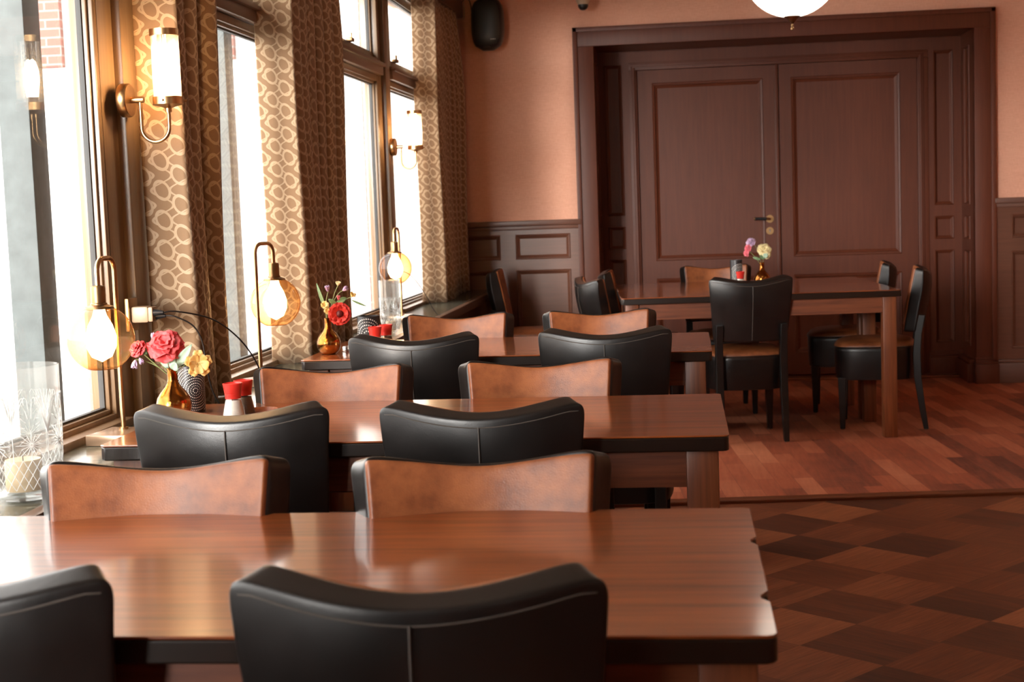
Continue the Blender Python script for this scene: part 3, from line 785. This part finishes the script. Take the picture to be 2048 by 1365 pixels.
# ================================================================ GLOBE LAMPS ON THE LEDGE
LZ = .69
def globe_lamp(label, x, y, ang, src=None):
    if src is not None: return dup(src, (x, y, LZ + .0005), math.radians(ang), label)
    t = thing('globe_lamp', label, 'lamp', (x, y, LZ + .0005), math.radians(ang), 'globe lamps on the ledge')
    b = B(); b.box(-.035, .105, -.05, .05, 0, .027, .003); b.obj('base', M['stone_base'], t)
    b = B(); H = .455; R = .03
    pts = [(0, 0, .02), (0, 0, .2), (0, 0, H - R)]
    pts += [(R - R * math.cos(q * PI / 12), 0, H - R + R * math.sin(q * PI / 12)) for q in range(1, 7)]
    pts += [(.09 - R + R * math.sin(q * PI / 12), 0, H - R + R * math.cos(q * PI / 12)) for q in range(0, 7)]
    pts += [(.09, 0, .375)]
    b.tube(pts, .0062, 14); b.cyl((0, 0, .026), (0, 0, .032), .012); b.obj('stand', M['brass'], t)
    b = B(); b.lathe([(.0065, .392), (.016, .390), (.0175, .385), (.0175, .350), (.020, .348), (.020, .345), (.034, .340), (.036, .335), (.020, .334)], 28, (.09, 0, 0)); b.obj('lamp_holder', M['brass_dark'], t)
    r = .081; cz = .262
    prof = [(max(r * math.sin(q), .0001), cz - r * math.cos(q)) for q in [PI * i / 30 for i in range(4, 28)]]
    b = B(); b.lathe([(.001, cz - r * math.cos(PI * 4 / 30))] + prof, 48, (.09, 0, 0)); g = b.obj('globe_shade', M['globe_glass'], t)
    b = B(); b.lathe([(.013, .335), (.017, .318), (.029, .295), (.037, .268), (.036, .243), (.024, .218), (.001, .206)], 24, (.09, 0, 0)); b.obj('bulb', M['bulb'], t)
    return t
l1 = globe_lamp('lit amber globe lamp nearest the camera, left of the wall socket', -1.400, 3.515, -95)
l2 = globe_lamp('lit amber globe lamp in front of the second window, its stand left of the globe', -1.352, 4.570, 67, l1)
l3 = globe_lamp('lit amber globe lamp farthest away, by the far corner curtain', -1.396, 7.200, -94, l1)

# ================================================================ WALL SCONCES
def sconce(label, x, y, z, src=None):
    if src is not None: return dup(src, (x, y, z), 0, label)
    t = thing('wall_sconce', label, 'wall lamp', (x, y, z), 0, 'brass wall sconces')
    b = B(); mt = Matrix.Rotation(PI / 2, 3, 'Y')
    b.lathe([(.043, 0), (.045, .003), (.045, .022), (.042, .026), (.001, .027)], 40, (0, 0, 0), mt)
    b.obj('wall_plate', M['brass'], t)
    b = B(); b.cyl((.026, 0, 0), (.062, 0, 0), .0085); 
    R = .0385; z0 = -.075; xs = .052
    pts = [(xs, 0, -.002), (xs, 0, -.03), (xs, 0, z0)] + [(xs + R - R * math.cos(q * PI / 14), 0, z0 - R * math.sin(q * PI / 14)) for q in range(1, 15)] + [(xs + 2 * R, 0, -.03)]
    b.tube(pts, .0050, 12); b.obj('arm', M['brass'], t)
    cx = xs + 2 * R
    b = B(); b.lathe([(.009, -.036), (.009, -.026), (.018, -.022), (.034, -.018), (.0405, -.016), (.0405, .004), (.037, .005), (.037, -.012), (.001, -.012)], 40, (cx, 0, 0))
    for q in range(3):
        a = q * 2 * PI / 3 + .5; b.cyl((cx + .039 * math.cos(a), .039 * math.sin(a), -.006), (cx + .05 * math.cos(a), .05 * math.sin(a), -.006), .0035, n=10)
    b.obj('cup', M['brass'], t)
    b = B(); b.lathe([(.036, -.006), (.036, .168), (.033, .168), (.033, -.006)], 72, (cx, 0, 0), flute=1, famp=.018); b.obj('lamp_shade', M['rib_glass'], t, auto=25)
    b = B(); b.lathe([(.0385, .166), (.0395, .166), (.0395, .183), (.0385, .183), (.036, .182), (.036, .167), (.0385, .166)], 40, (cx, 0, 0)); b.cyl((cx, -.037, .178), (cx, .037, .178), .0025, n=8); b.obj('top_ring', M['brass'], t)
    b = B(); b.cyl((cx, 0, -.012), (cx, 0, .02), .013); b.obj('socket', M['white_plastic'], t)
    b = B(); b.lathe([(.010, .02), (.012, .035), (.016, .06), (.015, .09), (.008, .115), (.001, .122)], 20, (cx, 0, 0)); b.obj('bulb', M['bulb_sconce'], t)
    return t
s1 = sconce('brass wall sconce with lit ribbed shade in front of the nearest curtain', -1.490, 3.865, 1.557)
s2 = sconce('brass wall sconce with U-shaped arm on the far window post', -1.490, 7.58, 1.560, s1)
s3 = dup(s1, (3.2, WY - .003, 1.72), -PI / 2, 'brass wall sconce right of the doors, outside the picture')
for k, yy_ in enumerate((1.0, 4.2, 7.4)):  # copies of the sconce added out of view to fill the room with light
    dup(s1, (RX - .003, yy_, 1.72), PI, 'unseen sconce added as fill light on the right-hand room wall, ' + ('near', 'middle', 'far')[k] + ' one of three')

# ================================================================ PENDANTS
def pendant(x, y, label, src=None):
    if src is not None: return dup(src, (x, y, 0), 0, label)
    t = thing('pendant_lamp', label, 'pendant lamp', (x, y, 0), 0, 'opal globe pendants')
    cz = 2.168; r = .200
    b = B(); b.lathe([(max(.0005, r * math.sin(PI * i / 28)), cz - r * (.98) * math.cos(PI * i / 28)) for i in range(0, 27)], 48); b.obj('globe_shade', M['opal'], t)
    b = B(); b.lathe([(.001, 1.918), (.007, 1.922), (.008, 1.928), (.004, 1.934), (.006, 1.938), (.006, 1.942), (.004, 1.945), (.012, 1.956), (.028, 1.972), (.040, 1.978), (.041, 1.983), (.02, 1.985)], 28); b.obj('finial', M['brass_dark'], t)
    b = B(); b.lathe([(.05, 2.355), (.05, 2.375), (.03, 2.39), (.012, 2.40), (.006, 2.41), (.006, CZ - .03), (.055, CZ - .02), (.06, CZ)], 28); b.obj('stem', M['brass_dark'], t)
    return t
pd = pendant(.472, 6.3, 'white glass globe pendant with brass tip above the walkway')
for (x, y, lb) in ((2.6, 6.3, 'beside the walkway on the right'), (1.6, 1.2, 'over the near floor'), (2.8, -1.6, 'at the back of the room on the right'), (.3, -2.0, 'at the back of the room by the windows')):  # extra pendants, unseen, added for fill light
    pendant(x, y, 'unseen globe pendant added as fill light ' + lb, pd)

# ================================================================ HURRICANE GLASSES
def hurricane(name, label, x, y, prof, etch, candle):
    t = thing(name, label, 'candle glass', (x, y, LZ + .0005), 0, 'etched hurricane glasses')
    b = B(); inner = [(max(r - .0035, .001), z + (.012 if i == 0 else 0)) for i, (r, z) in enumerate(prof)]
    b.lathe([(.001, prof[0][1])] + prof + list(reversed(inner)) + [(.001, inner[0][1])], 56); b.obj('glass_body', M['clear_glass'], t)
    b = B(); etch(b); b.obj('etched_pattern', M['etch'], t, smooth=False)
    cr, ch_ = candle
    b = B(); b.lathe([(cr * .97, .016), (cr, .02), (cr, .016 + ch_ - .004), (cr * .95, .016 + ch_), (cr * .5, .016 + ch_ - .003), (.001, .016 + ch_ - .004)], 32)
    cn = tag(b.obj('candle', M['wax']), 'cream pillar candle inside the ' + ('large etched glass at left' if cr > .03 else 'slim etched glass by the dotted tin'), 'candle')
    cn.location = (x, y, LZ)
    b = B(); b.cyl((0, 0, .016 + ch_ - .006), (0, 0, .016 + ch_ + .008), .0012, n=6); b.obj('wick', M['black_plastic'], cn)
def rad_at(prof, z):
    for (r0, z0), (r1, z1) in zip(prof, prof[1:]):
        if z0 <= z <= z1: return r0 + (r1 - r0) * (z - z0) / max(1e-6, z1 - z0)
    return prof[-1][0]
def mk_etch(prof, star_z, star_r, fan_z, fan_h, dz0, dz1, nrep, lw=.0007):
    R0 = rad_at(prof, star_z)
    def on(s, z):   # s metres around
        r = rad_at(prof, z) + .0006; a = s / R0; return Vector((r * math.cos(a), r * math.sin(a), z))
    per = 2 * PI * R0 / nrep
    def f(b):
        for k in range(nrep):
            s0 = k * per
            for q in range(16):        # star bursts
                a = q * PI / 8; l = star_r * (1 if q % 2 == 0 else .7)
                b.tube([on(s0 + math.cos(a) * l * g, star_z + math.sin(a) * l * g) for g in (.08, .55, 1)], lw, 4)
            s1 = s0 + per / 2
            for q in range(-4, 5):      # fans that spread from between the stars
                e = q / 4
                b.tube([on(s1 + e * per * .46 * math.sin(g * PI / 2) , fan_z + fan_h * (math.sin(g * PI * (.5 + .28 * abs(e))) )) for g in (0, .2, .4, .6, .8, 1)], lw, 4)
            b.tube([on(s1, star_z - star_r * 1.2), on(s1, fan_z)], lw, 4)
            for q in range(12):
                e = q / 11 * PI
                b.tube([on(s0 + math.cos(e) * per * .30 * g, star_z + star_r + .004 + math.sin(e) * fan_h * .5 * g) for g in (.5, 1)], lw, 4) if q % 2 else None
        m = nrep * 2; pm = 2 * PI * R0 / m
        for k in range(m):              # diamond lattice below
            for sg in (-1, 1):
                b.tube([on(k * pm + sg * pm * g, dz0 + (dz1 - dz0) * g) for g in (0, .25, .5, .75, 1)], lw, 4)
                b.tube([on(k * pm + pm * .5 + sg * pm * g, dz0 + (dz1 - dz0) * g) for g in (0, .25, .5, .75, 1)], lw, 4)
    return f
pr1 = [(.052, 0), (.060, .004), (.067, .015), (.073, .04), (.077, .08), (.079, .14), (.080, .266)]
hurricane('hurricane_glass', 'large etched glass candle holder at the left edge of the picture', -1.325, 2.79, pr1, mk_etch(pr1, .115, .030, .135, .075, .025, .085, 7), (.036, .062))
pr2 = [(.018, 0), (.026, .004), (.036, .02), (.043, .05), (.046, .09), (.047, .15), (.047, .238)]
hurricane('hurricane_glass', 'slim etched glass candle holder on the ledge beside the farthest globe lamp', -1.296, 6.42, pr2, mk_etch(pr2, .085, .018, .105, .055, .02, .065, 6, .0008), (.022, .04))

# ================================================================ VASES AND FLOWERS
def gold_vase(label, x, y, s=1.0):
    b = B()
    prof = [(.001, 0), (.020, 0), (.026, .002), (.036, .012), (.0415, .028), (.0425, .042), (.039, .056), (.030, .070), (.020, .081), (.0145, .090), (.0125, .100), (.0125, .122), (.0140, .128), (.0115, .128), (.0100, .120), (.0100, .100), (.001, .098)]
    b.lathe([(r * s, z * s) for r, z in prof], 40)
    o = b.obj('bud_vase', M['gold'], auto=60); o.location = (x, y, TZ + .0005)
    return tag(o, label, 'vase', 'golden bud vases')

def petal(b, c, m, L, W, curl, cup, n=5, ruffle=0.0):
    """petal rooted at c, local frame m: x across, y outward, z axis of the flower"""
    ph = random.random() * 6
    def f(u, v):
        a = (u - .5) * 2
        w = W * math.sin(min(1, v * 1.05 + .06) * PI * .62) ** .8 * (1 if v < .8 else 1 - (v - .8) * 1.2)
        x = a * w; y = L * v * math.cos(curl * v); z = L * v * math.sin(curl * v) * 1.0 + cup * W * a * a + ruffle * math.sin(a * 5 + ph) * v
        return c + m @ Vector((x, y, z))
    b.grid(f, n, n)
def frame(axis):
    axis = Vector(axis).normalized(); return axis.to_track_quat('Z', 'Y').to_matrix()
def rose(b, c, axis, R, layers=5, ruffle=.06):
    m = frame(axis); c = Vector(c)
    for l in range(layers):
        q = l / (layers - 1); n = 3 + l; tilt = math.radians(82 - 80 * q)
        for k in range(n):
            a = 2 * PI * k / n + l * .7 + random.uniform(-.15, .15)
            rm = m @ Matrix.Rotation(a, 3, 'Z') @ Matrix.Rotation(tilt, 3, 'X')
            petal(b, c + m @ Vector((0, 0, -R * .25 * q)), rm, R * (.60 + .5 * q), R * (.42 + .26 * q), -.5 + .3 * q, .35, ruffle=R * ruffle)
def open_flower(b, c, axis, R, n=6, tilt=12, ruffle=.07, W=.44):
    m = frame(axis)
    for lay in range(2):
        for k in range(n):
            rm = m @ Matrix.Rotation(2 * PI * (k + lay * .5) / n, 3, 'Z') @ Matrix.Rotation(math.radians(tilt + lay * 14), 3, 'X')
            petal(b, Vector(c), rm, R * (1 - lay * .15), R * W, .1, .2, ruffle=R * ruffle)
def tulip(b, c, axis, R, n=6):
    m = frame(axis)
    for k in range(n):
        rm = m @ Matrix.Rotation(2 * PI * k / n, 3, 'Z') @ Matrix.Translation((0, 0, 0)).to_3x3() @ Matrix.Rotation(math.radians(52), 3, 'X')
        petal(b, Vector(c), rm, R * 1.5, R * .62, .75, .5)
def bez(p, q, r, n=10): return [Vector(p) * (1 - t_) ** 2 + Vector(q) * 2 * t_ * (1 - t_) + Vector(r) * t_ ** 2 for t_ in [i / n for i in range(n + 1)]]
def leafm(b, c, d, L, W):
    m = frame(Vector(d).cross(Vector((.3, 1, .2)))); d = Vector(d).normalized(); s = d.cross(Vector((0, 1, .15))).normalized(); nrm = d.cross(s)
    def f(u, v):
        a = (u - .5) * 2; w = W * math.sin(PI * min(1, v * .92 + .06)) ** .8
        return Vector(c) + d * L * v + s * a * w + nrm * (.25 * w * a * a - .18 * L * v * v)
    b.grid(f, 4, 7)
def flower(name, label, cat, root, tip, mid, maker, mat, r=.0013, leaves=(), center=None, grp=None, stem_mat='stem'):
    t = thing(name, label, cat, root, 0, grp); root = Vector(root)
    rel = lambda p: Vector(p) - root
    b = B(); b.tube(bez(rel(root), rel(mid), rel(tip)), r, 7); b.obj('stem', M[stem_mat], t)
    b = B(); maker(b, rel(tip)); b.obj('blossom', M[mat], t, solid=.0006, auto=0)
    for (p, d, L, W, lm) in leaves:
        b = B(); leafm(b, rel(p), d, L, W); b.obj('leaf', M[lm], t, solid=.0006, auto=0)
    if center:
        b = B(); b.sphere(rel(tip) + Vector(center[0]), center[1], 12); b.obj('flower_centre', M[center[2]], t)
    return t
G1 = 'flowers in the vase on the second table'; G2 = 'flowers in the vase on the third table'; G3 = 'flowers in the vase on the joined tables'
# vase on the second table
vx, vy = -1.232, 3.42
gold_vase('golden bud vase at the window end of the second table', vx, vy, 1.0)
n1 = (vx, vy, TZ + .105)
flower('rose', 'large open coral red rose above the golden vase on the second table', 'flower', n1, (vx - .010, vy - .01, .937), (vx - .03, vy, .90),
       lambda b, c: rose(b, c, (.15, -.75, .6), .040, 4, .09), 'red', leaves=[((vx + .008, vy - .004, .875), (.62, -.1, .8), .072, .011, 'pale_leaf'), ((vx + .002, vy - .006, .875), (.15, -.2, 1), .05, .009, 'pale_leaf'), ((vx - .008, vy - .006, .878), (-.35, -.3, .8), .038, .008, 'pale_leaf')], grp=G1)
flower('rosebud', 'small coral red rosebud leaning towards the globe lamp', 'flower', (vx - .003, vy, TZ + .105), (vx - .080, vy - .015, .930), (vx - .035, vy - .01, .885),
       lambda b, c: rose(b, c, (-.3, -.7, .5), .020, 4, .08), 'red', leaves=[((vx - .055, vy - .012, .915), (-.7, -.2, .3), .03, .006, 'leaf')], grp=G1)
flower('lilac', 'pale lilac blossom hanging below the small rosebud', 'flower', (vx - .005, vy + .002, TZ + .105), (vx - .083, vy - .018, .902), (vx - .04, vy, .895),
       lambda b, c: (tulip(b, c, (-.1, -.3, -.9), .013), tulip(b, c + Vector((.01, 0, .004)), (.5, -.3, -.8), .010)), 'lilac', grp=G1)
flower('lilac_bud', 'white and lilac bud tucked behind the large coral rose', 'flower', (vx + .003, vy + .003, TZ + .105), (vx - .045, vy + .01, .942), (vx - .05, vy + .005, .90),
       lambda b, c: tulip(b, c, (.2, -.3, .9), .013), 'lilac', grp=G1)
flower('yellow_flower', 'yellow blossom drooping to the right of the golden vase', 'flower', (vx + .004, vy - .003, TZ + .105), (vx + .070, vy - .015, .888), (vx + .03, vy - .01, .896),
       lambda b, c: open_flower(b, c, (.45, -.85, .1), .034, 5, 12, .05, .36), 'yellow', r=.0008, leaves=[((vx + .006, vy - .012, .875), (.3, -.4, .35), .026, .012, 'pale_leaf')], grp=G1)
# vase on the third table
vx, vy = -1.222, 4.96
gold_vase('golden bud vase at the window end of the third table', vx, vy, .98)
n1 = (vx, vy, TZ + .10)
flower('anemone', 'big round scarlet flower facing the camera on the third table', 'flower', n1, (vx + .052, vy - .035, .890), (vx + .01, vy - .01, .935),
       lambda b, c: (open_flower(b, c, (.12, -1, .12), .040, 8, 8, .05, .40)), 'scarlet', center=((.001, -.006, .001), .013, 'center'), grp=G2)
flower('tulip', 'mauve tulip at upper left of the third table vase', 'flower', (vx - .002, vy, TZ + .10), (vx + .006, vy, .965), (vx - .012, vy, .92),
       lambda b, c: tulip(b, c, (-.1, -.2, 1), .0135), 'mauve', leaves=[((vx - .003, vy, .90), (-.35, -.1, 1), .10, .006, 'leaf')], grp=G2)
flower('tulip', 'mauve tulip leaning right over the scarlet flower', 'flower', (vx + .003, vy, TZ + .10), (vx + .058, vy - .005, .968), (vx + .02, vy, .955),
       lambda b, c: tulip(b, c, (.75, -.3, .45), .0135), 'mauve', grp=G2)
flower('daffodil', 'small cream trumpet flower topping the third table bouquet', 'flower', (vx + .001, vy + .002, TZ + .10), (vx + .040, vy + .004, .985), (vx + .015, vy, .94),
       lambda b, c: open_flower(b, c, (.2, -.3, .9), .016, 5, 50, .04, .35), 'cream', grp=G2)
flower('pink_bud', 'closed pink bud in the middle of the third table bouquet', 'flower', (vx + .002, vy - .001, TZ + .10), (vx + .044, vy - .012, .936), (vx + .01, vy, .91),
       lambda b, c: tulip(b, c, (.1, -.2, 1), .010), 'pink', leaves=[((vx + .04, vy - .01, .928), (.7, -.1, .35), .035, .010, 'leaf'), ((vx + .035, vy - .01, .925), (-.5, -.3, .3), .03, .009, 'leaf')], grp=G2)
for (dx, dz, lb) in ((-.006, .918, 'cream and yellow small blossom left of the scarlet flower'), (.004, .897, 'yellow-hearted small blossom just above the third table vase neck')):
    flower('cream_flower', lb, 'flower', (vx - .001, vy - .002, TZ + .10), (vx + dx, vy - .012, dz), (vx - .006, vy, .89),
           lambda b, c: open_flower(b, c, (.3, -.8, .4), .017, 4, 30, .06, .5), 'cream', grp=G2)
flower('orange_flower', 'small orange-yellow blossom at right of the third table bouquet', 'flower', (vx + .004, vy, TZ + .10), (vx + .088, vy - .006, .945), (vx + .04, vy, .935),
       lambda b, c: open_flower(b, c, (.5, -.3, .6), .019, 4, 45, .04, .3), 'yellow', leaves=[((vx + .088, vy - .006, .935), (.8, 0, -.4), .055, .004, 'leaf')], grp=G2)
# vase on the joined tables
vx, vy = .418, 8.05
gold_vase('golden bud vase on the joined tables in front of the doors', vx, vy, 1.05)
flower('yellow_rose', 'pale yellow blossoms upright in the vase before the doors', 'flower', (vx, vy, TZ + .11), (vx + .018, vy, .955), (vx + .012, vy, .91),
       lambda b, c: (rose(b, c, (.2, -.7, .5), .036, 4, .1), rose(b, c + Vector((.012, 0, -.032)), (.3, -.8, 0), .020, 3, .1), rose(b, c + Vector((-.022, 0, .004)), (-.5, -.6, .4), .018, 3, .1)), 'cream',
       leaves=[((vx + .004, vy - .01, .90), (.1, -.2, .9), .035, .014, 'leaf'), ((vx - .005, vy - .01, .90), (-.9, -.1, .25), .045, .008, 'leaf'), ((vx + .01, vy - .012, .91), (.4, -.3, .5), .03, .014, 'pale_leaf')], grp=G3)
flower('pink_rose', 'coral pink blossom leaning left in the vase before the doors', 'flower', (vx - .003, vy, TZ + .11), (vx - .078, vy - .004, .955), (vx - .03, vy, .92),
       lambda b, c: (rose(b, c + Vector((.004, 0, .010)), (-.7, -.5, .3), .022, 4, .1), rose(b, c + Vector((-.006, 0, -.022)), (-.7, -.6, -.2), .017, 3, .1)), 'pink', grp=G3)
flower('mauve_rose', 'mauve blossom highest in the vase before the doors', 'flower', (vx - .002, vy + .002, TZ + .11), (vx - .058, vy, .998), (vx - .01, vy, .97),
       lambda b, c: rose(b, c, (-.3, -.6, .6), .025, 4, .1), 'mauve', grp=G3)

# ================================================================ DOTTED TINS
def tin(label, x, y, r, h, face, step=.0105, dsz=.0026):
    t = thing('dotted_tin', label, 'tin', (x, y, TZ + .0005), 0, 'black tins with white dots')
    b = B(); b.lathe([(.001, 0), (r * .99, 0), (r, .002), (r, h - .002), (r * .99, h), (r * .95, h), (r * .95, .01), (.001, .01)], 48); b.obj('body', M['tin_dark'], t)
    b = B()
    cz = h * .48
    for q in range(1, int(.062 / step) + 1):
        rr = q * step; n = int(2 * PI * rr / (dsz * 2.9)); ds = dsz * (1 if q % 2 else .8)
        for k in range(n):
            a = 2 * PI * k / n + q * .2
            s = rr * math.cos(a); z = cz + rr * math.sin(a)
            if abs(s) > r * 1.5 or z < .006 or z > h - .005: continue
            ang = face + s / r; c = Vector((math.cos(ang), math.sin(ang), 0)) * (r + .0003) + Vector((0, 0, z))
            nx = Vector((math.cos(ang), math.sin(ang), 0)); tx = Vector((-math.sin(ang), math.cos(ang), 0)); tz = Vector((0, 0, 1))
            vs = [b.bm.verts.new(c + (tx * math.cos(j * PI / 4) + tz * math.sin(j * PI / 4)) * ds) for j in range(8)]
            tp = b.bm.verts.new(c + nx * .0005)
            for j in range(8): b.bm.faces.new((vs[j], vs[(j + 1) % 8], tp))
    o = b.obj('dot_pattern', M['dot'], t, smooth=False); return t
tin('dark dotted tin standing behind the golden vase on the second table', -1.238, 3.565, .034, .118, math.radians(-52), .0062, .0015)
tin('black tin with rings of white dots on the third table', -1.110, 5.10, .040, .118, math.radians(-88))
tin('dark dotted tin on the joined tables before the doors', .282, 8.08, .033, .150, math.radians(-52), .0080, .0018)

# ================================================================ SHAKERS
def shaker(label, x, y, fill, src=None, s=1.0):
    if src is not None:
        r = dup(src, (x, y, TZ + .0005), random.random() * 6, label)
        for c in r.children:
            if c.name.startswith('seasoning'): c.data = c.data.copy(); c.data.materials[0] = M[fill]
        return r
    t = thing('table_shaker', label, 'shaker', (x, y, TZ + .0005), 0, 'red-capped salt and pepper shakers')
    b = B(); b.lathe([(.001, 0), (.026, 0), (.0285, .003), (.0285, .010), (.022, .040), (.018, .056), (.017, .062), (.001, .062)], 32); b.obj('glass_jar', M['shaker_glass'], t)
    b = B(); b.lathe([(.001, .003), (.0255, .003), (.0262, .010), (.0205, .040), (.0175, .052), (.001, .054)], 28); b.obj('seasoning', M[fill], t)
    b = B(); b.lathe([(.001, .056), (.0185, .056), (.019, .058), (.0188, .066), (.0195, .067), (.0225, .088), (.0235, .092), (.0215, .093), (.020, .090), (.001, .089)], 32); cp = b.obj('cap', M['red_plastic'], t)
    b = B(); b.lathe([(.0193, .0655), (.0198, .0665), (.0194, .0675)], 28); b.obj('cap_ridge', M['red_plastic'], cp)
    return t
h0 = shaker('white salt shaker with red cap, in front on the second table', -1.070, 3.375, 'salt')
shaker('pepper shaker with red cap, behind the salt on the second table', -1.062, 3.435, 'pepper', h0)
shaker('salt shaker with red cap, in front on the third table', -1.052, 4.93, 'salt', h0)
shaker('pepper shaker with red cap, behind the salt on the third table', -1.030, 5.01, 'pepper', h0)
shaker('salt shaker with red cap on the joined tables before the doors', .298, 7.94, 'salt', h0)
for (x, y, lb) in ((-1.048, 3.41, 'small round wooden dish under the shakers on the second table'),):
    b = B(); b.lathe([(.001, 0), (.060, 0), (.066, .004), (.068, .018), (.0655, .018), (.062, .006), (.001, .004)], 40)
    o = b.obj('wooden_dish', M['tray'], auto=50); o.location = (-1.035, 3.485, TZ + .0005)
    o.scale = (.6, .6, .8)
    tag(o, 'small round wooden dish behind the shakers on the second table', 'dish')
b = B(); b.lathe([(.001, 0), (.026, 0), (.028, .004), (.028, .014), (.0265, .018), (.024, .018), (.023, .008), (.001, .006)], 32)
o = b.obj('tealight_tin', M['steel'], auto=50); o.location = (-1.168, 5.045, TZ + .0005); tag(o, 'small round metal tealight beside the golden vase on the third table', 'tealight')

# ================================================================ SOCKET, PLUG, CABLES
t = thing('wall_socket', 'wooden-plated wall socket on the window post near the first curtain', 'socket', (-1.490, 3.835, .982))
b = B(); b.box(0, .012, -.038, .030, -.045, .045, .004); b.obj('cover_plate', M['brass_dark'], t)
t = thing('plug_adapter', 'white block adapter with two black plugs in the wall socket', 'adapter', (-1.478, 3.83, .982))
b = B(); b.box(0, .048, -.022, .022, -.022, .022, .007); b.obj('adapter_body', M['adapter_plastic'], t)
b = B(); b.box(.046, .060, -.020, .020, -.020, .020, .005); b.obj('adapter_body', M['adapter_plastic'], t)
for (dy, z) in ((-.006, .004), (.008, -.006)):
    b = B(); b.cyl((.058, dy, z), (.086, dy, z), .011, .0045, n=14); b.obj('plug', M['black_plastic'], t)
def cable(name, label, pts, r=.0022, mat='cable'):
    P = [Vector(p) for p in pts]; out = []
    for i in range(len(P) - 1):
        a = P[max(i - 1, 0)]; b_ = P[i]; c = P[i + 1]; d = P[min(i + 2, len(P) - 1)]
        for k in range(8):
            q = k / 8; out.append(.5 * ((2 * b_) + (c - a) * q + (2 * a - 5 * b_ + 4 * c - d) * q * q + (3 * b_ - a - 3 * c + d) * q ** 3))
    out.append(P[-1]); bb = B(); bb.tube(out, r, 8); return tag(bb.obj(name, M[mat]), label, 'cable')
cable('power_cable', 'black cable arching from the adapter to the second globe lamp', [(-1.392, 3.824, .986), (-1.36, 3.85, .985), (-1.30, 3.95, .955), (-1.262, 4.05, .895), (-1.245, 4.15, .82), (-1.245, 4.24, .74), (-1.262, 4.33, .700), (-1.30, 4.46, .6945)])
cable('power_cable', 'black cable hanging down in front of the first curtain', [(-1.392, 3.838, .976), (-1.365, 3.84, .972), (-1.325, 3.86, .945), (-1.305, 3.87, .90), (-1.300, 3.88, .83), (-1.296, 3.90, .77), (-1.285, 3.93, .72), (-1.27, 3.97, .6945), (-1.265, 4.02, .6945)])
cable('power_cable', 'thin black cable running from behind the farthest globe lamp to the ledge', [(-1.300, 7.30, .6945), (-1.31, 7.25, .72), (-1.335, 7.2, .80), (-1.355, 7.17, .87), (-1.37, 7.17, .91), (-1.385, 7.19, .93)][::-1] if False else [(-1.385, 7.214, .93), (-1.36, 7.24, .915), (-1.325, 7.27, .87), (-1.29, 7.31, .80), (-1.265, 7.36, .73), (-1.25, 7.42, .6945), (-1.25, 7.50, .6945)], .0018)
cable('speaker_cable', 'dark cable looping from the pelmet to the black speaker', [(-1.42, 9.60, 2.47), (-1.38, 9.60, 2.56), (-1.34, 9.60, 2.575), (-1.322, 9.60, 2.52), (-1.318, 9.58, 2.45)], .003)
cable('pelmet_cable', 'thin pale wire hanging in a loop at the end of the pelmet', [(-1.375, 9.63, 2.57), (-1.372, 9.62, 2.48), (-1.378, 9.60, 2.448), (-1.42, 9.59, 2.452), (-1.46, 9.58, 2.458)], .0025, 'white_plastic')

# ================================================================ SPEAKER, CAMERA DOME
t = thing('wall_speaker', 'black rounded loudspeaker high on the salmon wall', 'speaker', (-1.208, 9.52, 2.40), math.radians(-6))
def spk(hw, hd, hh, y0):
    b = B(); rows = []
    for j in range(13):
        q = -1 + 2 * j / 12; s = (1 - abs(q) ** 3.2) ** (1 / 3.2) if abs(q) < 1 else 0.0
        s = max(s, .35); row = []
        for k in range(32):
            a = 2 * PI * k / 32; cx, sy = math.cos(a), math.sin(a)
            x = math.copysign(abs(cx) ** .7, cx) * hw * s; y = math.copysign(abs(sy) ** .7, sy) * hd * s
            row.append(b.bm.verts.new((x, y + y0, q * hh)))
        rows.append(row)
    for i in range(12):
        for k in range(32): b.bm.faces.new((rows[i][k], rows[i][(k + 1) % 32], rows[i + 1][(k + 1) % 32], rows[i + 1][k]))
    b.bm.faces.new(list(reversed(rows[0]))); b.bm.faces.new(rows[-1]); return b
spk(.105, .075, .168, 0).obj('cabinet', M['black_plastic'], t, auto=60)
spk(.094, .060, .155, -.022).obj('front_grille', M['grille'], t, auto=60)
b = B()
for k, wq in enumerate((.004, .003, .005, .003, .004)): b.box(.035 + k * .0068, .035 + k * .0068 + wq, -.0835, -.0815, -.108, -.103)
b.obj('maker_mark', M['dot'], t, smooth=False)
b = B(); b.box(-.02, .02, .06, .128, -.03, .03, .004); b.obj('bracket', M['black_plastic'], t)
t = thing('ceiling_camera', 'white security camera with black dome above the door casing', 'camera', (-.592, 9.50, -.012))
b = B(); b.lathe([(.05, CZ), (.05, CZ - .07), (.046, CZ - .09), (.035, CZ - .120), (.001, CZ - .121)], 32); b.obj('housing', M['white_plastic'], t)
b = B(); b.lathe([(.033, CZ - .119), (.032, CZ - .133), (.024, CZ - .147), (.012, CZ - .154), (.001, CZ - .155)], 32); b.obj('dome', M['black_plastic'], t)
